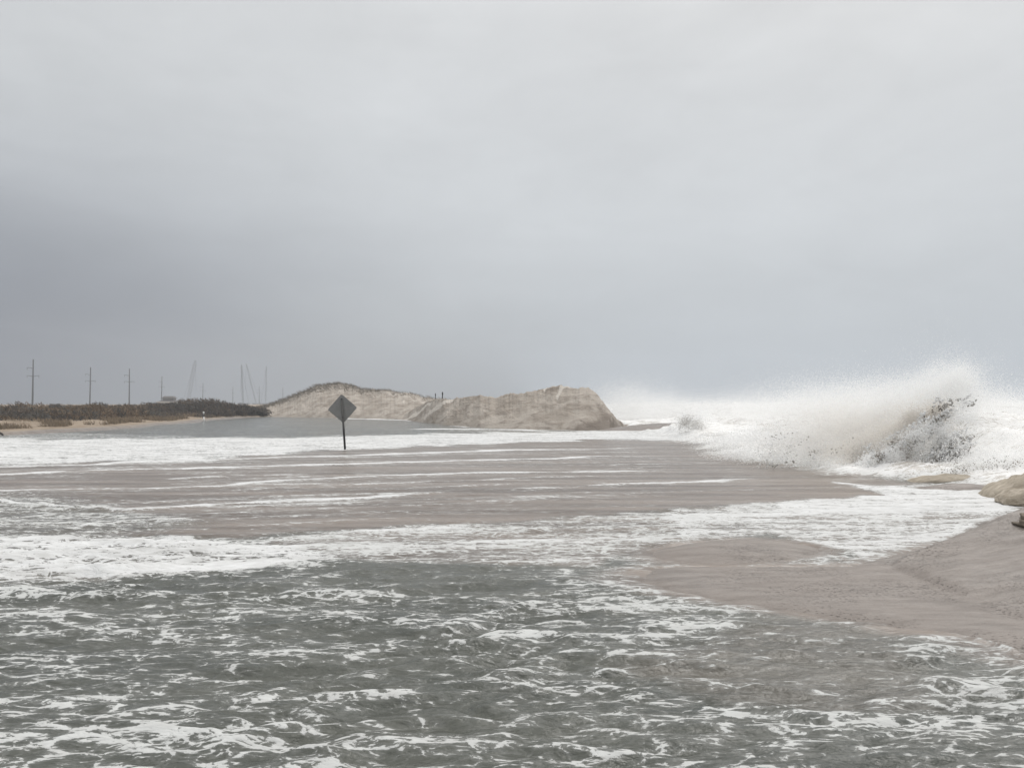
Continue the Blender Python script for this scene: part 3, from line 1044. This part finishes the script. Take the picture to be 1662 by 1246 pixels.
def make_pole():
    root = empty("utility_pole", (0, 0, 0))
    MB().ring_tube([(0, 0, -1.5), (0, 0, 8), (0, 0, 21)], [0.42, 0.36, 0.26], 10).build("mast", MAT_POLE, root, True)
    for z, sgn in ((17.2, -1), (13.6, -1), (13.6, 1)):
        arm = MB()
        arm.ring_tube([(sgn * 0.2, 0, z - 0.35), (sgn * 1.4, 0, z), (sgn * 2.7, 0, z + 0.10)], [0.14, 0.11, 0.08], 8)
        a = arm.build("arm", MAT_POLE, root, True)
        MB().ring_tube([(sgn * 2.55, 0, z + 0.02), (sgn * 2.55, 0, z - 0.95)], [0.09, 0.09], 8).build("insulator", MAT_INS, a, True)
    return root


def copy_tree(o, parent=None):
    c = o.copy()
    COL.objects.link(c)
    if parent:
        c.parent = parent
    for ch in o.children:
        copy_tree(ch, c)
    return c


POLES = [(53, 583, "tallest nearest utility pole with two levels of arms, at the left edge"),
         (146, 596, "second utility pole from the left, over the middle of the bank"),
         (210, 598, "third utility pole from the left, between the bare bank and the tiered house"),
         (262, 611, "utility pole just left of the tiered house roof"),
         (329, 621, "faint utility pole just right of the leaning crane"),
         (378, 627, "faint short utility pole left of the upright crane boom"),
         (421, 627, "very faint utility pole between the two right-hand crane booms"),
         (459, 628, "faintest utility pole, over the left shoulder of the far dune")]
proto = make_pole()
for i, (u, vt, lab) in enumerate(POLES):
    o = proto if i == 0 else copy_tree(proto)
    d = 20.0 * FPX / (HZ - vt)
    o.location = (d * (u - CU) / FPX, d, 0.9)
    o.rotation_euler = (RAD(rng.uniform(-0.6, 0.6)), RAD(rng.uniform(-0.7, 0.7)), RAD((4, 6, 40, 62, 25, 20, 20, 20)[i]))
    tag(o, lab, "utility pole", "utility poles along the left bank")

# ------------------------------------------------------------------ far cranes
MAT_CRANE = plain("crane_steel", (0.12, 0.12, 0.125), 0.7, 0.1, 1)


def lattice(mb, a, b, w, nseg, t):
    a, b = Vector(a), Vector(b)
    ax = (b - a).normalized()
    x = ax.cross(Vector((0, 1, 0.01))).normalized()
    y = ax.cross(x)
    cor = [(x + y) * w / 2, (x - y) * w / 2, (-x - y) * w / 2, (-x + y) * w / 2]
    for c in cor:
        mb.ring_tube([a + c * 0.4, a + (b - a) * 0.08 + c, a + (b - a) * 0.93 + c, b + c * 0.3], [t, t, t, t], 4)
    for i in range(nseg):
        p, q = a + (b - a) * (0.08 + 0.85 * i / nseg), a + (b - a) * (0.08 + 0.85 * (i + 1) / nseg)
        for k in range(4):
            mb.bar(p + cor[k], q + cor[(k + 1) % 4], t * 1.3)
    return mb


def crane(label, ub, vb, ut, vt, d, w, t):
    foot = at(ub, vb, d)
    top = at(ut, vt, d)
    root = empty("crane", (foot[0], foot[1], -0.7))
    tag(root, label, "crane", "faint construction cranes beyond the bank")
    lo = (0, 0, 2.6)
    hi = (top[0] - foot[0], 0, top[2] + 0.7)
    lattice(MB(), lo, hi, w, 18, t).build("boom", MAT_CRANE, root)
    sgn = -1 if ut > ub else 1
    cab = MB().box((sgn * 1.5, 0, 2.2), (7.5, 3.4, 1.5)).box((sgn * 4.6, 0, 2.3), (2.0, 3.6, 1.9))
    cab.build("house", MAT_CRANE, root, bevel=0.15)
    cabin = MB().box((-sgn * 2.8, -1.0, 2.4), (1.8, 1.4, 1.8))
    cabin.build("cab", MAT_CRANE, root, bevel=0.12)
    for yy in (-2.2, 2.2):
        tr = MB()
        n = 24
        prof = []
        for k in range(n):
            an = 2 * math.pi * k / n
            prof.append((math.cos(an) * 0.7 + (3.0 if math.cos(an) > 0 else -3.0), math.sin(an) * 0.7 + 0.7))
        vv = [(x, yy - 0.5, z) for x, z in prof] + [(x, yy + 0.5, z) for x, z in prof]
        ff = [tuple(range(n)), tuple(range(2 * n - 1, n - 1, -1))] + [(k, n + k, n + (k + 1) % n, (k + 1) % n) for k in range(n)]
        mesh_obj("track", vv, ff, MAT_CRANE, root, False)
    cb = MB()
    cb.bar((sgn * 5.0, 0, 4.0), hi, 0.22)
    cb.bar(hi, (hi[0] + 0.1 - sgn * 0.9, 0, hi[2] * 0.35), 0.2)
    cb.build("cable", MAT_CRANE, root)


crane("leaning lattice crane boom left of the thicket, hung over the bank", 305, 655, 316.5, 585, 720, 2.3, 0.10)
crane("near-upright dark crane boom above the dark thicket", 394.5, 655, 391.5, 592, 700, 1.0, 0.10)
crane("crane boom tilted to the left, right beside the upright one", 416, 655, 399, 590, 860, 1.0, 0.09)
crane("faintest upright crane boom, rightmost of the cranes", 431, 655, 432, 594, 900, 1.0, 0.08)

# ------------------------------------------------------------------ tiered house behind the scrub
MAT_WALL = plain("shingle_wall", (0.21, 0.185, 0.165), 0.85, 0.12, 2)
MAT_ROOF = plain("shingle_roof", (0.13, 0.115, 0.105), 0.85, 0.15, 3)
MAT_FASCIA = plain("pale_fascia", (0.62, 0.57, 0.52), 0.7, 0.06, 3)
MAT_GLASS = plain("dark_glass", (0.03, 0.035, 0.04), 0.15, 0.1, 1)
hp = at(275, 655, 290)
house = empty("beach_house", (hp[0], hp[1], 0.8), (0, 0, RAD(10)))
tag(house, "small house with a two-tier roof and a pale eave band above the scrub", "house")


def hip(mb, w, dpt, z0, z1, tw, td):
    base = len(mb.v)
    for ww, dd, zz in ((w, dpt, z0), (tw, td, z1)):
        for sx, sy in ((-1, -1), (1, -1), (1, 1), (-1, 1)):
            mb.v.append(Vector((sx * ww / 2, sy * dd / 2, zz)))
    mb.f.append((base, base + 3, base + 2, base + 1))
    mb.f.append((base + 4, base + 5, base + 6, base + 7))
    for k in range(4):
        mb.f.append((base + k, base + (k + 1) % 4, base + 4 + (k + 1) % 4, base + 4 + k))
    return mb


MB().box((0, 0, 0.55), (6.6, 6.6, 1.7)).build("wall", MAT_WALL, house)
MB().box((0, 0, 1.62), (7.4, 7.4, 0.42)).build("fascia", MAT_FASCIA, house)
hip(MB(), 7.3, 7.3, 1.84, 2.35, 4.2, 4.2).build("roof", MAT_ROOF, house)
cup = MB().box((0, 0, 2.78), (3.9, 3.9, 0.82)).build("upper_wall", MAT_WALL, house)
hip(MB(), 4.9, 4.9, 3.2, 3.95, 3.0, 3.0).build("upper_roof", MAT_ROOF, house)
for x in (-2.0, 0, 2.0):
    MB().box((x, -3.33, 0.75), (0.9, 0.08, 0.8)).build("window", MAT_GLASS, house)

# ------------------------------------------------------------------ driftwood on the left edge
MAT_WOOD = plain("driftwood", (0.055, 0.045, 0.038), 0.9, 0.35, 10)
dw = gpt(2, 706.5)
drift = MB()
drift.ring_tube([(-1.6, 0.1, 0.32), (-0.8, 0, 0.30), (-0.2, -0.05, 0.22), (0.15, -0.1, 0.08), (0.26, -0.1, -0.08)], [0.10, 0.09, 0.075, 0.06, 0.045], 8)
drift.ring_tube([(-0.5, 0, 0.26), (-0.2, -0.15, 0.02), (-0.05, -0.3, -0.12)], [0.055, 0.045, 0.02], 6)
drift.ring_tube([(-0.8, 0, 0.3), (-0.6, 0.1, 0.5), (-0.35, 0.15, 0.56)], [0.05, 0.035, 0.012], 6)
o = drift.build("driftwood", MAT_WOOD, None, True)
o.location = (dw[0], dw[1], 0.02)
tag(o, "dark forked driftwood branch at the left edge by the white water", "driftwood")

# ------------------------------------------------------------------ sand bags
def make_bag_mat():
    m, N, out = new_mat("bag_cloth")
    co = N.n('ShaderNodeTexCoord').outputs['Object']
    ns = N.noise(N.mapping(co, (0.9, 6.0, 7.0), rot=(0, RAD(6), 0)), 1.3, 6.0, 0.66, 0.4)
    col = N.mix(N.step(ns, 0.32, 0.68), (0.34, 0.285, 0.215, 1), (0.56, 0.49, 0.395, 1))
    wv = N.n('ShaderNodeTexWave', wave_type='BANDS', bands_direction='X')
    N.put(wv.inputs[0], co)
    wv.inputs['Scale'].default_value = 40.0
    p = N.n('ShaderNodeBsdfPrincipled')
    N.put(p.inputs['Base Color'], col)
    p.inputs['Roughness'].default_value = 0.8
    N.put(p.inputs['Normal'], N.bump(N.m('ADD', ns, N.m('MULTIPLY', wv.outputs[1], 0.04)), 0.9, 0.10))
    m.node_tree.links.new(p.outputs[0], out.inputs[0])
    return m


MAT_BAG = make_bag_mat()


def bag(label, loc, size, rot, seed):
    nu, nv = 48, 28
    u = np.linspace(-1, 1, nu)
    th = np.linspace(0, 2 * np.pi, nv, endpoint=False)
    Ug, Tg = np.meshgrid(u, th, indexing='ij')
    taper = np.maximum(1 - np.abs(Ug) ** 3.5, 0.0) ** 0.5
    c, s = np.cos(Tg), np.sin(Tg)
    yy = np.sign(c) * np.abs(c) ** 0.75 * (0.28 + 0.72 * taper)
    zz = np.sign(s) * np.abs(s) ** 0.85 * (0.03 + 0.97 * taper)
    zz = np.where(zz < 0, zz * 0.75, zz)
    wr = fbm(Ug * 3.2 + seed, Tg * 0.6 + yy, seed, 3) * 0.12 + ridged(Ug * 1.6 + seed, zz * 3.0 + yy * 2.0, seed + 2, 3) * 0.03 - 0.035
    pts = np.stack([Ug * size[0] / 2, yy * size[1] / 2 * (1 + wr), zz * size[2] / 2 * (1 + wr * 1.8)], -1).reshape(-1, 3)
    idx = np.arange(nu * nv).reshape(nu, nv)
    Fq = np.stack([idx[:-1], np.roll(idx, -1, 1)[:-1], np.roll(idx, -1, 1)[1:], idx[1:]], -1).reshape(-1, 4)
    faces = [tuple(map(int, f)) for f in Fq] + [tuple(int(i) for i in idx[0]), tuple(int(i) for i in idx[-1][::-1])]
    o = mesh_obj("sandbag", pts, faces, MAT_BAG, None, True)
    o.location = loc
    o.rotation_euler = rot
    tag(o, label, "sandbag", "tan sandbags at the edge of the surf")
    # stitched seam along the flank
    sm = MB()
    sm.ring_tube([(x, -size[1] / 2 * (0.3 + 0.7 * max(1 - abs(2 * x / size[0]) ** 3.5, 0) ** 0.5) - 0.004, 0.0) for x in np.linspace(-size[0] * 0.46, size[0] * 0.46, 16)], [0.018] * 16, 6)
    sm.build("seam", MAT_BAG, o, True)


b1 = at(1650, 797, 16.0)
bag("largest tan sandbag sloping up to the right edge, behind the white foam", (b1[0] + 0.30, b1[1], 0.14), (2.3, 1.1, 0.60), (0, RAD(-12), RAD(14)), 3)
b2 = at(1668, 812, 14.6)
bag("small tan sandbag low at the right edge, in front of the largest one", (b2[0], b2[1], 0.10), (1.1, 0.8, 0.40), (0, RAD(-8), RAD(-6)), 8)
b3 = at(1535, 783, 19.0)
bag("flat tan sandbag half sunk under the splash, farthest of the sandbags", (b3[0], b3[1], 0.02), (1.9, 0.9, 0.26), (0, RAD(-3), RAD(6)), 13)

# dark eroded clump on the bank's edge
MAT_CLUMP = plain("dark_peat", (0.15, 0.122, 0.092), 0.95, 0.4, 7, 0.0, 0.05)


def clump(label, loc, size, seed):
    import bmesh
    bm = bmesh.new()
    bmesh.ops.create_icosphere(bm, subdivisions=5, radius=1.0)
    co = np.array([v.co[:] for v in bm.verts])
    n = fbm(co[:, 0] * 1.3 + co[:, 2] * 1.7 + seed, co[:, 1] * 1.3 + co[:, 2] * 0.6, seed, 5) * 0.30 + fbm(co[:, 0] * 2.4 + co[:, 2], co[:, 1] * 2.4 - co[:, 2], seed + 4, 5) * 0.14
    co = co * (0.8 + n)[:, None] * np.array(size)
    for v, c in zip(bm.verts, co):
        v.co = c
    me = bpy.data.meshes.new("peat_clump")
    bm.to_mesh(me)
    bm.free()
    for p in me.polygons:
        p.use_smooth = True
    me.materials.append(MAT_CLUMP)
    o = bpy.data.objects.new("peat_clump", me)
    COL.objects.link(o)
    o.location = loc
    tag(o, label, "clump", "dark peat clumps on the sand bank")


c1 = at(1668, 850, 9.6)
clump("larger dark peat clump on the crest of the sand bank, right edge", (c1[0] + 0.22, c1[1], c1[2] - 0.11), (0.34, 0.6, 0.25), 5)
c2 = at(1672, 874, 8.9)
clump("smaller dark peat clump just below the larger one, right edge", (c2[0] + 0.16, c2[1], c2[2] - 0.07), (0.22, 0.3, 0.15), 9)


# ------------------------------------------------------------------ spray
def noise3(P, s, seed):
    return (fbm(P[:, 0] * s, P[:, 2] * s + P[:, 1] * s * 0.7, seed, 3) + fbm(P[:, 1] * s + 9.1, P[:, 2] * s - P[:, 0] * s * 0.4, seed + 5, 3)) * 0.7


WHITE = np.array((0.975, 0.975, 0.97))
CREAM = np.array((0.945, 0.93, 0.908))
TAN = np.array((0.73, 0.705, 0.67))
DARK = np.array((0.30, 0.278, 0.25))


def cloud(blobs, rng, clump=0.0, cs=1.2, seed=0):
    """blobs: centre, radii, tilt (dx per dz), count, colour, size range -> points, sizes, colours"""
    P, S, C = [], [], []
    for (c, r, tilt, n, col, (s0, s1)) in blobs:
        g = rng.normal(size=(n, 3)) * 0.5
        p = np.array(c) + g * np.array(r)
        p[:, 0] += g[:, 2] * r[2] * tilt
        P.append(p)
        S.append(np.exp(rng.uniform(math.log(s0), math.log(s1), n)))
        C.append(np.array(col) * rng.uniform(0.9, 1.02, n)[:, None])
    P, S, C = np.concatenate(P), np.concatenate(S), np.concatenate(C)
    if clump:
        k = noise3(P, cs, 300 + seed)
        ok = rng.uniform(-0.5, 0.5, len(P)) < k * clump + 0.12
        P, S, C = P[ok], S[ok], C[ok]
    ok = P[:, 2] > -0.05
    return P[ok], S[ok], C[ok]


def jets(origin0, origin1, n, vel, spread, tmax, rng, col, size, g=9.8, streak=0):
    """ballistic throw from a line of water: points along the arcs of many jets"""
    nj = max(n // 60, 1)
    o = origin0 + (origin1 - origin0) * rng.uniform(0, 1, nj)[:, None]
    v = np.array(vel) + rng.normal(size=(nj, 3)) * np.array(spread)
    id_ = rng.integers(0, nj, n)
    t = tmax * rng.uniform(0.05, 1, n) ** 0.8
    p = o[id_] + v[id_] * t[:, None] + rng.normal(size=(n, 3)) * (0.05 + 0.16 * t)[:, None]
    p[:, 2] -= 0.5 * g * t * t
    ok = p[:, 2] > 0.02
    p = p[ok]
    s = np.exp(rng.uniform(math.log(size[0]), math.log(size[1]), len(p)))
    return p, s, np.array(col) * rng.uniform(0.9, 1.02, len(p))[:, None]


rs = np.random.default_rng(21)
DM = 23.0
# main burst: a tilted plume with its head blown up and to the right
main = [
    (at(1540, 612, DM + 1), (0.50, 1.1, 0.62), 0.2, 70000, WHITE, (0.004, 0.012)),
    (at(1557, 640, DM + 1), (0.50, 1.2, 0.8), 0.1, 80000, WHITE, (0.004, 0.014)),
    (at(1500, 640, DM + 1), (0.9, 1.3, 0.75), 0.5, 110000, WHITE, (0.004, 0.014)),
    (at(1440, 662, DM + 1), (1.3, 1.5, 0.72), 0.6, 120000, WHITE, (0.005, 0.016)),
    (at(1370, 686, DM + 1), (1.4, 1.6, 0.66), 0.5, 100000, CREAM, (0.005, 0.016)),
    (at(1290, 712, DM + 2), (1.6, 1.7, 0.55), 0.3, 70000, WHITE, (0.007, 0.020)),
    (at(1555, 690, DM + 2), (0.8, 1.3, 0.9), 0.1, 60000, WHITE, (0.006, 0.018)),
    (at(1330, 700, DM + 0.4), (1.5, 1.2, 0.75), 0.5, 60000, CREAM, (0.006, 0.018)),
    (at(1420, 690, DM + 0.2), (1.0, 1.0, 0.6), 0.6, 40000, CREAM, (0.005, 0.015)),
    (at(1610, 715, DM + 2), (1.3, 1.4, 0.9), 0.0, 80000, WHITE, (0.006, 0.020)),
]
P1, S1, C1 = cloud(main, rs, 0.85, 1.5, 1)
P2, S2, C2 = jets(at(1480, 765, DM), at(1600, 770, DM), 30000, (0.1, 0.2, 7.0), (0.7, 0.5, 0.9), 1.0, rs, WHITE, (0.004, 0.013))
splash = empty("wave_splash", (at(1480, 775, DM)[0], DM, 0.0))
tag(splash, "tallest white burst of spray from a wave breaking by the sandbags", "wave")
off = np.array((splash.location.x, splash.location.y, 0.0))
shards(np.concatenate([P1, P2]) - off, np.concatenate([S1, S2]), np.concatenate([C1, C2]), MAT_SPRAY, "white_spray", splash, rng=rs)
# sandy sheet of torn water in front of it
sandy = []
for k in range(26):
    t = k / 25.0
    u, v = 1385 + 150 * t + rs.normal(0, 8), 770 - 100 * t + rs.normal(0, 9)
    sandy.append((at(u, v, DM - 1.2), (0.40, 0.35, 0.30), 0.4, 2300, TAN * (0.85 + 0.3 * t), (0.008, 0.024)))
    if k % 2 == 0:
        sandy.append((at(u - 30, v - 10, DM - 1.0), (0.75, 0.5, 0.42), 0.4, 4600, TAN * 1.25, (0.006, 0.015)))
for k in range(34):                         # white puffs torn off across the face
    t = rs.uniform(0, 1)
    sandy.append((at(1400 + 180 * t + rs.normal(0, 12), 770 - 95 * t + rs.normal(0, 16), DM - 2.1), (0.30, 0.25, 0.2), 0.5, 1500, WHITE, (0.006, 0.02)))
P3, S3, C3 = cloud(sandy, rs, 0.9, 2.4, 2)
shards(P3 - off, S3, C3, MAT_SPRAY, "sandy_water", splash, rng=rs)


def lumps(P, size, tint, name, parent):
    """torn gobs of water: crumpled eight-sided drops, all different"""
    n = len(P)
    o = np.array(((1, 0, 0), (-1, 0, 0), (0, 1, 0), (0, -1, 0), (0, 0, 1), (0, 0, -1)), float)
    f = np.array(((0, 2, 4), (2, 1, 4), (1, 3, 4), (3, 0, 4), (2, 0, 5), (1, 2, 5), (3, 1, 5), (0, 3, 5)))
    v = o[None] * rs.uniform(0.35, 1.5, (n, 6, 1)) + rs.normal(0, 0.3, (n, 6, 3))
    v = v * size[:, None, None] + P[:, None]
    F_ = (f[None] + 6 * np.arange(n)[:, None, None]).reshape(-1, 3)
    cols = np.repeat(np.c_[tint, np.ones(n)], 6, axis=0)
    return mesh_obj(name, v.reshape(-1, 3), F_, MAT_SPRAY, parent, smooth=True, colors={'tint': cols})


PL, SL, CL = [], [], []
for k in range(210):                        # ropes of torn water climbing the face of the wave
    t = rs.uniform(0, 1)
    band = rs.integers(0, 2)
    u0, v0 = ((1400 + 150 * t, 772 - 112 * t), (1500 + 62 * t, 768 - 45 * t))[band]
    c = at(u0 + rs.normal(0, 9), v0 + rs.normal(0, 10), DM - 1.8 - band * 0.5 + rs.normal(0, 0.2))
    m = int(rs.integers(12, 42))
    ln = rs.uniform(0.10, 0.40)
    w = np.linspace(-1, 1, m)[:, None] * np.array((ln, 0.1, ln * rs.uniform(0.2, 1.0))) + rs.normal(0, 0.035, (m, 3))
    w[:, 2] += 0.06 * np.sin(np.linspace(0, rs.uniform(2, 6), m))
    PL.append(c + w)
    SL.append(np.exp(rs.uniform(math.log(0.009), math.log(0.042), m)))
    r_ = rs.uniform()
    tn = WHITE if r_ < 0.62 else (TAN * rs.uniform(0.7, 1.0) if r_ < 0.82 else DARK * rs.uniform(1.0, 2.0))
    CL.append(np.tile(tn, (m, 1)) * rs.uniform(0.85, 1.0, m)[:, None])
for k in range(90):                         # looser ropes thrown along the rest of the breaker
    c = at(rs.uniform(1230, 1640), rs.normal(742, 17), DM - 0.6 + rs.normal(0, 0.5))
    m = int(rs.integers(8, 26))
    ln = rs.uniform(0.10, 0.45)
    w = np.linspace(-1, 1, m)[:, None] * np.array((ln, 0.1, ln * rs.uniform(0.1, 0.8))) + rs.normal(0, 0.04, (m, 3))
    PL.append(c + w)
    SL.append(np.exp(rs.uniform(math.log(0.008), math.log(0.03), m)))
    CL.append(np.tile(WHITE if rs.uniform() < 0.72 else TAN * rs.uniform(0.5, 0.9), (m, 1)) * rs.uniform(0.88, 1.0, m)[:, None])
lumps(np.concatenate(PL) - off, np.concatenate(SL), np.concatenate(CL), "torn_water", splash)


def splash_thing(label, parts, clump=0.5, cs=1.2, seed=3, extra=None):
    P, S, C = cloud(parts, rs, clump, cs, seed)
    if extra:
        P = np.concatenate([P] + [e[0] for e in extra])
        S = np.concatenate([S] + [e[1] for e in extra])
        C = np.concatenate([C] + [e[2] for e in extra])
    c = P.mean(0) * np.array((1, 1, 0))
    o = shards(P - c, S, C, MAT_SPRAY, "wave_splash", None, rng=rs)
    o.location = c
    tag(o, label, "wave")
    return o


# torn water thrown over the sand bags at the right edge
ex = [jets(at(1560, 782, 19.3), at(1700, 785, 19.3), 20000, (-0.3, 0, 2.9), (0.9, 0.4, 0.8), 0.55, rs, WHITE, (0.008, 0.022)),
      jets(at(1580, 784, 19.0), at(1670, 786, 19.0), 1400, (-0.3, 0, 2.2), (0.9, 0.3, 0.7), 0.45, rs, DARK, (0.012, 0.03))]
splash_thing("low white splash thrown up behind the sandbags at the right edge",
             [(at(1600, 765, 19.6), (1.0, 0.8, 0.42), 0.2, 26000, WHITE, (0.008, 0.024)), (at(1670, 745, 20.5), (1.2, 0.9, 0.55), 0.1, 24000, WHITE, (0.008, 0.024)),
              (at(1560, 772, 19.8), (0.9, 0.5, 0.2), 0.2, 7000, TAN, (0.008, 0.022))], 0.8, 2.0, 4, ex)
# broken bore at the left front of the surf
splash_thing("frothy white bore front spilling onto the flat, left of the tallest burst",
             [(at(1210, 742, 26.5), (1.1, 1.4, 0.30), 0.2, 22000, WHITE, (0.01, 0.026)), (at(1290, 752, 24.5), (1.5, 1.2, 0.36), 0.2, 30000, WHITE, (0.01, 0.026)),
              (at(1370, 762, 22.5), (1.2, 1.0, 0.30), 0.2, 20000, WHITE * 0.98, (0.01, 0.026)), (at(1245, 757, 24.3), (0.7, 0.5, 0.16), 0.2, 2600, TAN * 0.8, (0.01, 0.03)),
              (at(1200, 715, 30), (1.6, 1.6, 0.36), 0.2, 20000, WHITE, (0.01, 0.028))], 0.7, 1.8, 5)
# smaller plume at the end of the dune
splash_thing("small grey-flecked plume of spray between the dune's end and the big waves",
             [(at(1122, 684, 44), (1.0, 1.2, 0.75), 0.3, 15000, WHITE, (0.012, 0.03)), (at(1113, 688, 43), (0.5, 0.5, 0.5), 0.3, 2600, TAN * 0.7, (0.014, 0.034)),
              (at(1135, 690, 43), (0.5, 0.5, 0.4), 0.3, 1500, TAN * 0.8, (0.014, 0.034))], 0.8, 1.4, 6)
splash_thing("pale spray hanging behind the steep end of the bare dune",
             [(at(1025, 660, 82), (4.4, 4, 2.6), -0.2, 190000, WHITE, (0.010, 0.03)), (at(1085, 668, 80), (4.8, 4, 2.0), -0.2, 150000, WHITE, (0.010, 0.03)), (at(985, 655, 86), (3.0, 3, 2.2), 0, 30000, WHITE, (0.010, 0.03))], 0.45, 0.5, 7)
splash_thing("long crest of blown spray over the breakers behind the tallest burst",
             [(at(1340, 657, 50), (5.5, 5, 1.7), 0.0, 240000, WHITE, (0.008, 0.022)), (at(1450, 652, 48), (5.0, 5, 1.8), 0.0, 200000, WHITE, (0.008, 0.022)), (at(1620, 668, 46), (5.0, 5, 1.4), 0.0, 190000, WHITE, (0.008, 0.022)), (at(1210, 666, 56), (6.5, 5, 1.3), 0, 190000, WHITE, (0.008, 0.022))], 0.5, 0.45, 8)

# wind-blown spume skimming off the far breakers
rs2 = np.random.default_rng(33)
n = 170000
ok = (WX > 14) & (WY > 55) & (WY < 420) & (WH > 0.9)
cand = np.nonzero(ok)[0]
pick = cand[rs2.integers(0, len(cand), n)]
Pm = np.stack([WX[pick], WY[pick], WH[pick]], -1) + rs2.normal(size=(n, 3)) * np.array((1.4, 2.0, 0.0))
Pm[:, 2] += rs2.exponential(0.55, n)
spume = shards(Pm, rs2.uniform(0.02, 0.07, n) * np.clip(Pm[:, 1] / 120, 0.7, 2.2), WHITE * rs2.uniform(0.92, 1.04, n)[:, None], MAT_SPRAY, "sea_spray", None, rng=rs2)
tag(spume, "wind-blown spume over the far breakers", kind='stuff')

# ------------------------------------------------------------------ haze: rain-thick sea air
hm, HN, hout = new_mat("sea_haze")
vol = HN.n('ShaderNodeVolumePrincipled')
vol.inputs['Color'].default_value = (0.60, 0.64, 0.69, 1)
vol.inputs['Density'].default_value = HAZE_DENSITY
vol.inputs['Anisotropy'].default_value = 0.05
hm.node_tree.links.new(vol.outputs[0], hout.inputs['Volume'])
hz = MB().box(((XMIN + XMAX) / 2 , (YMAX - 60) / 2, 33), (XMAX - XMIN + 20, YMAX + 80, 72)).build("haze", hm)
tag(hz, "grey sea haze filling the air", kind='stuff')
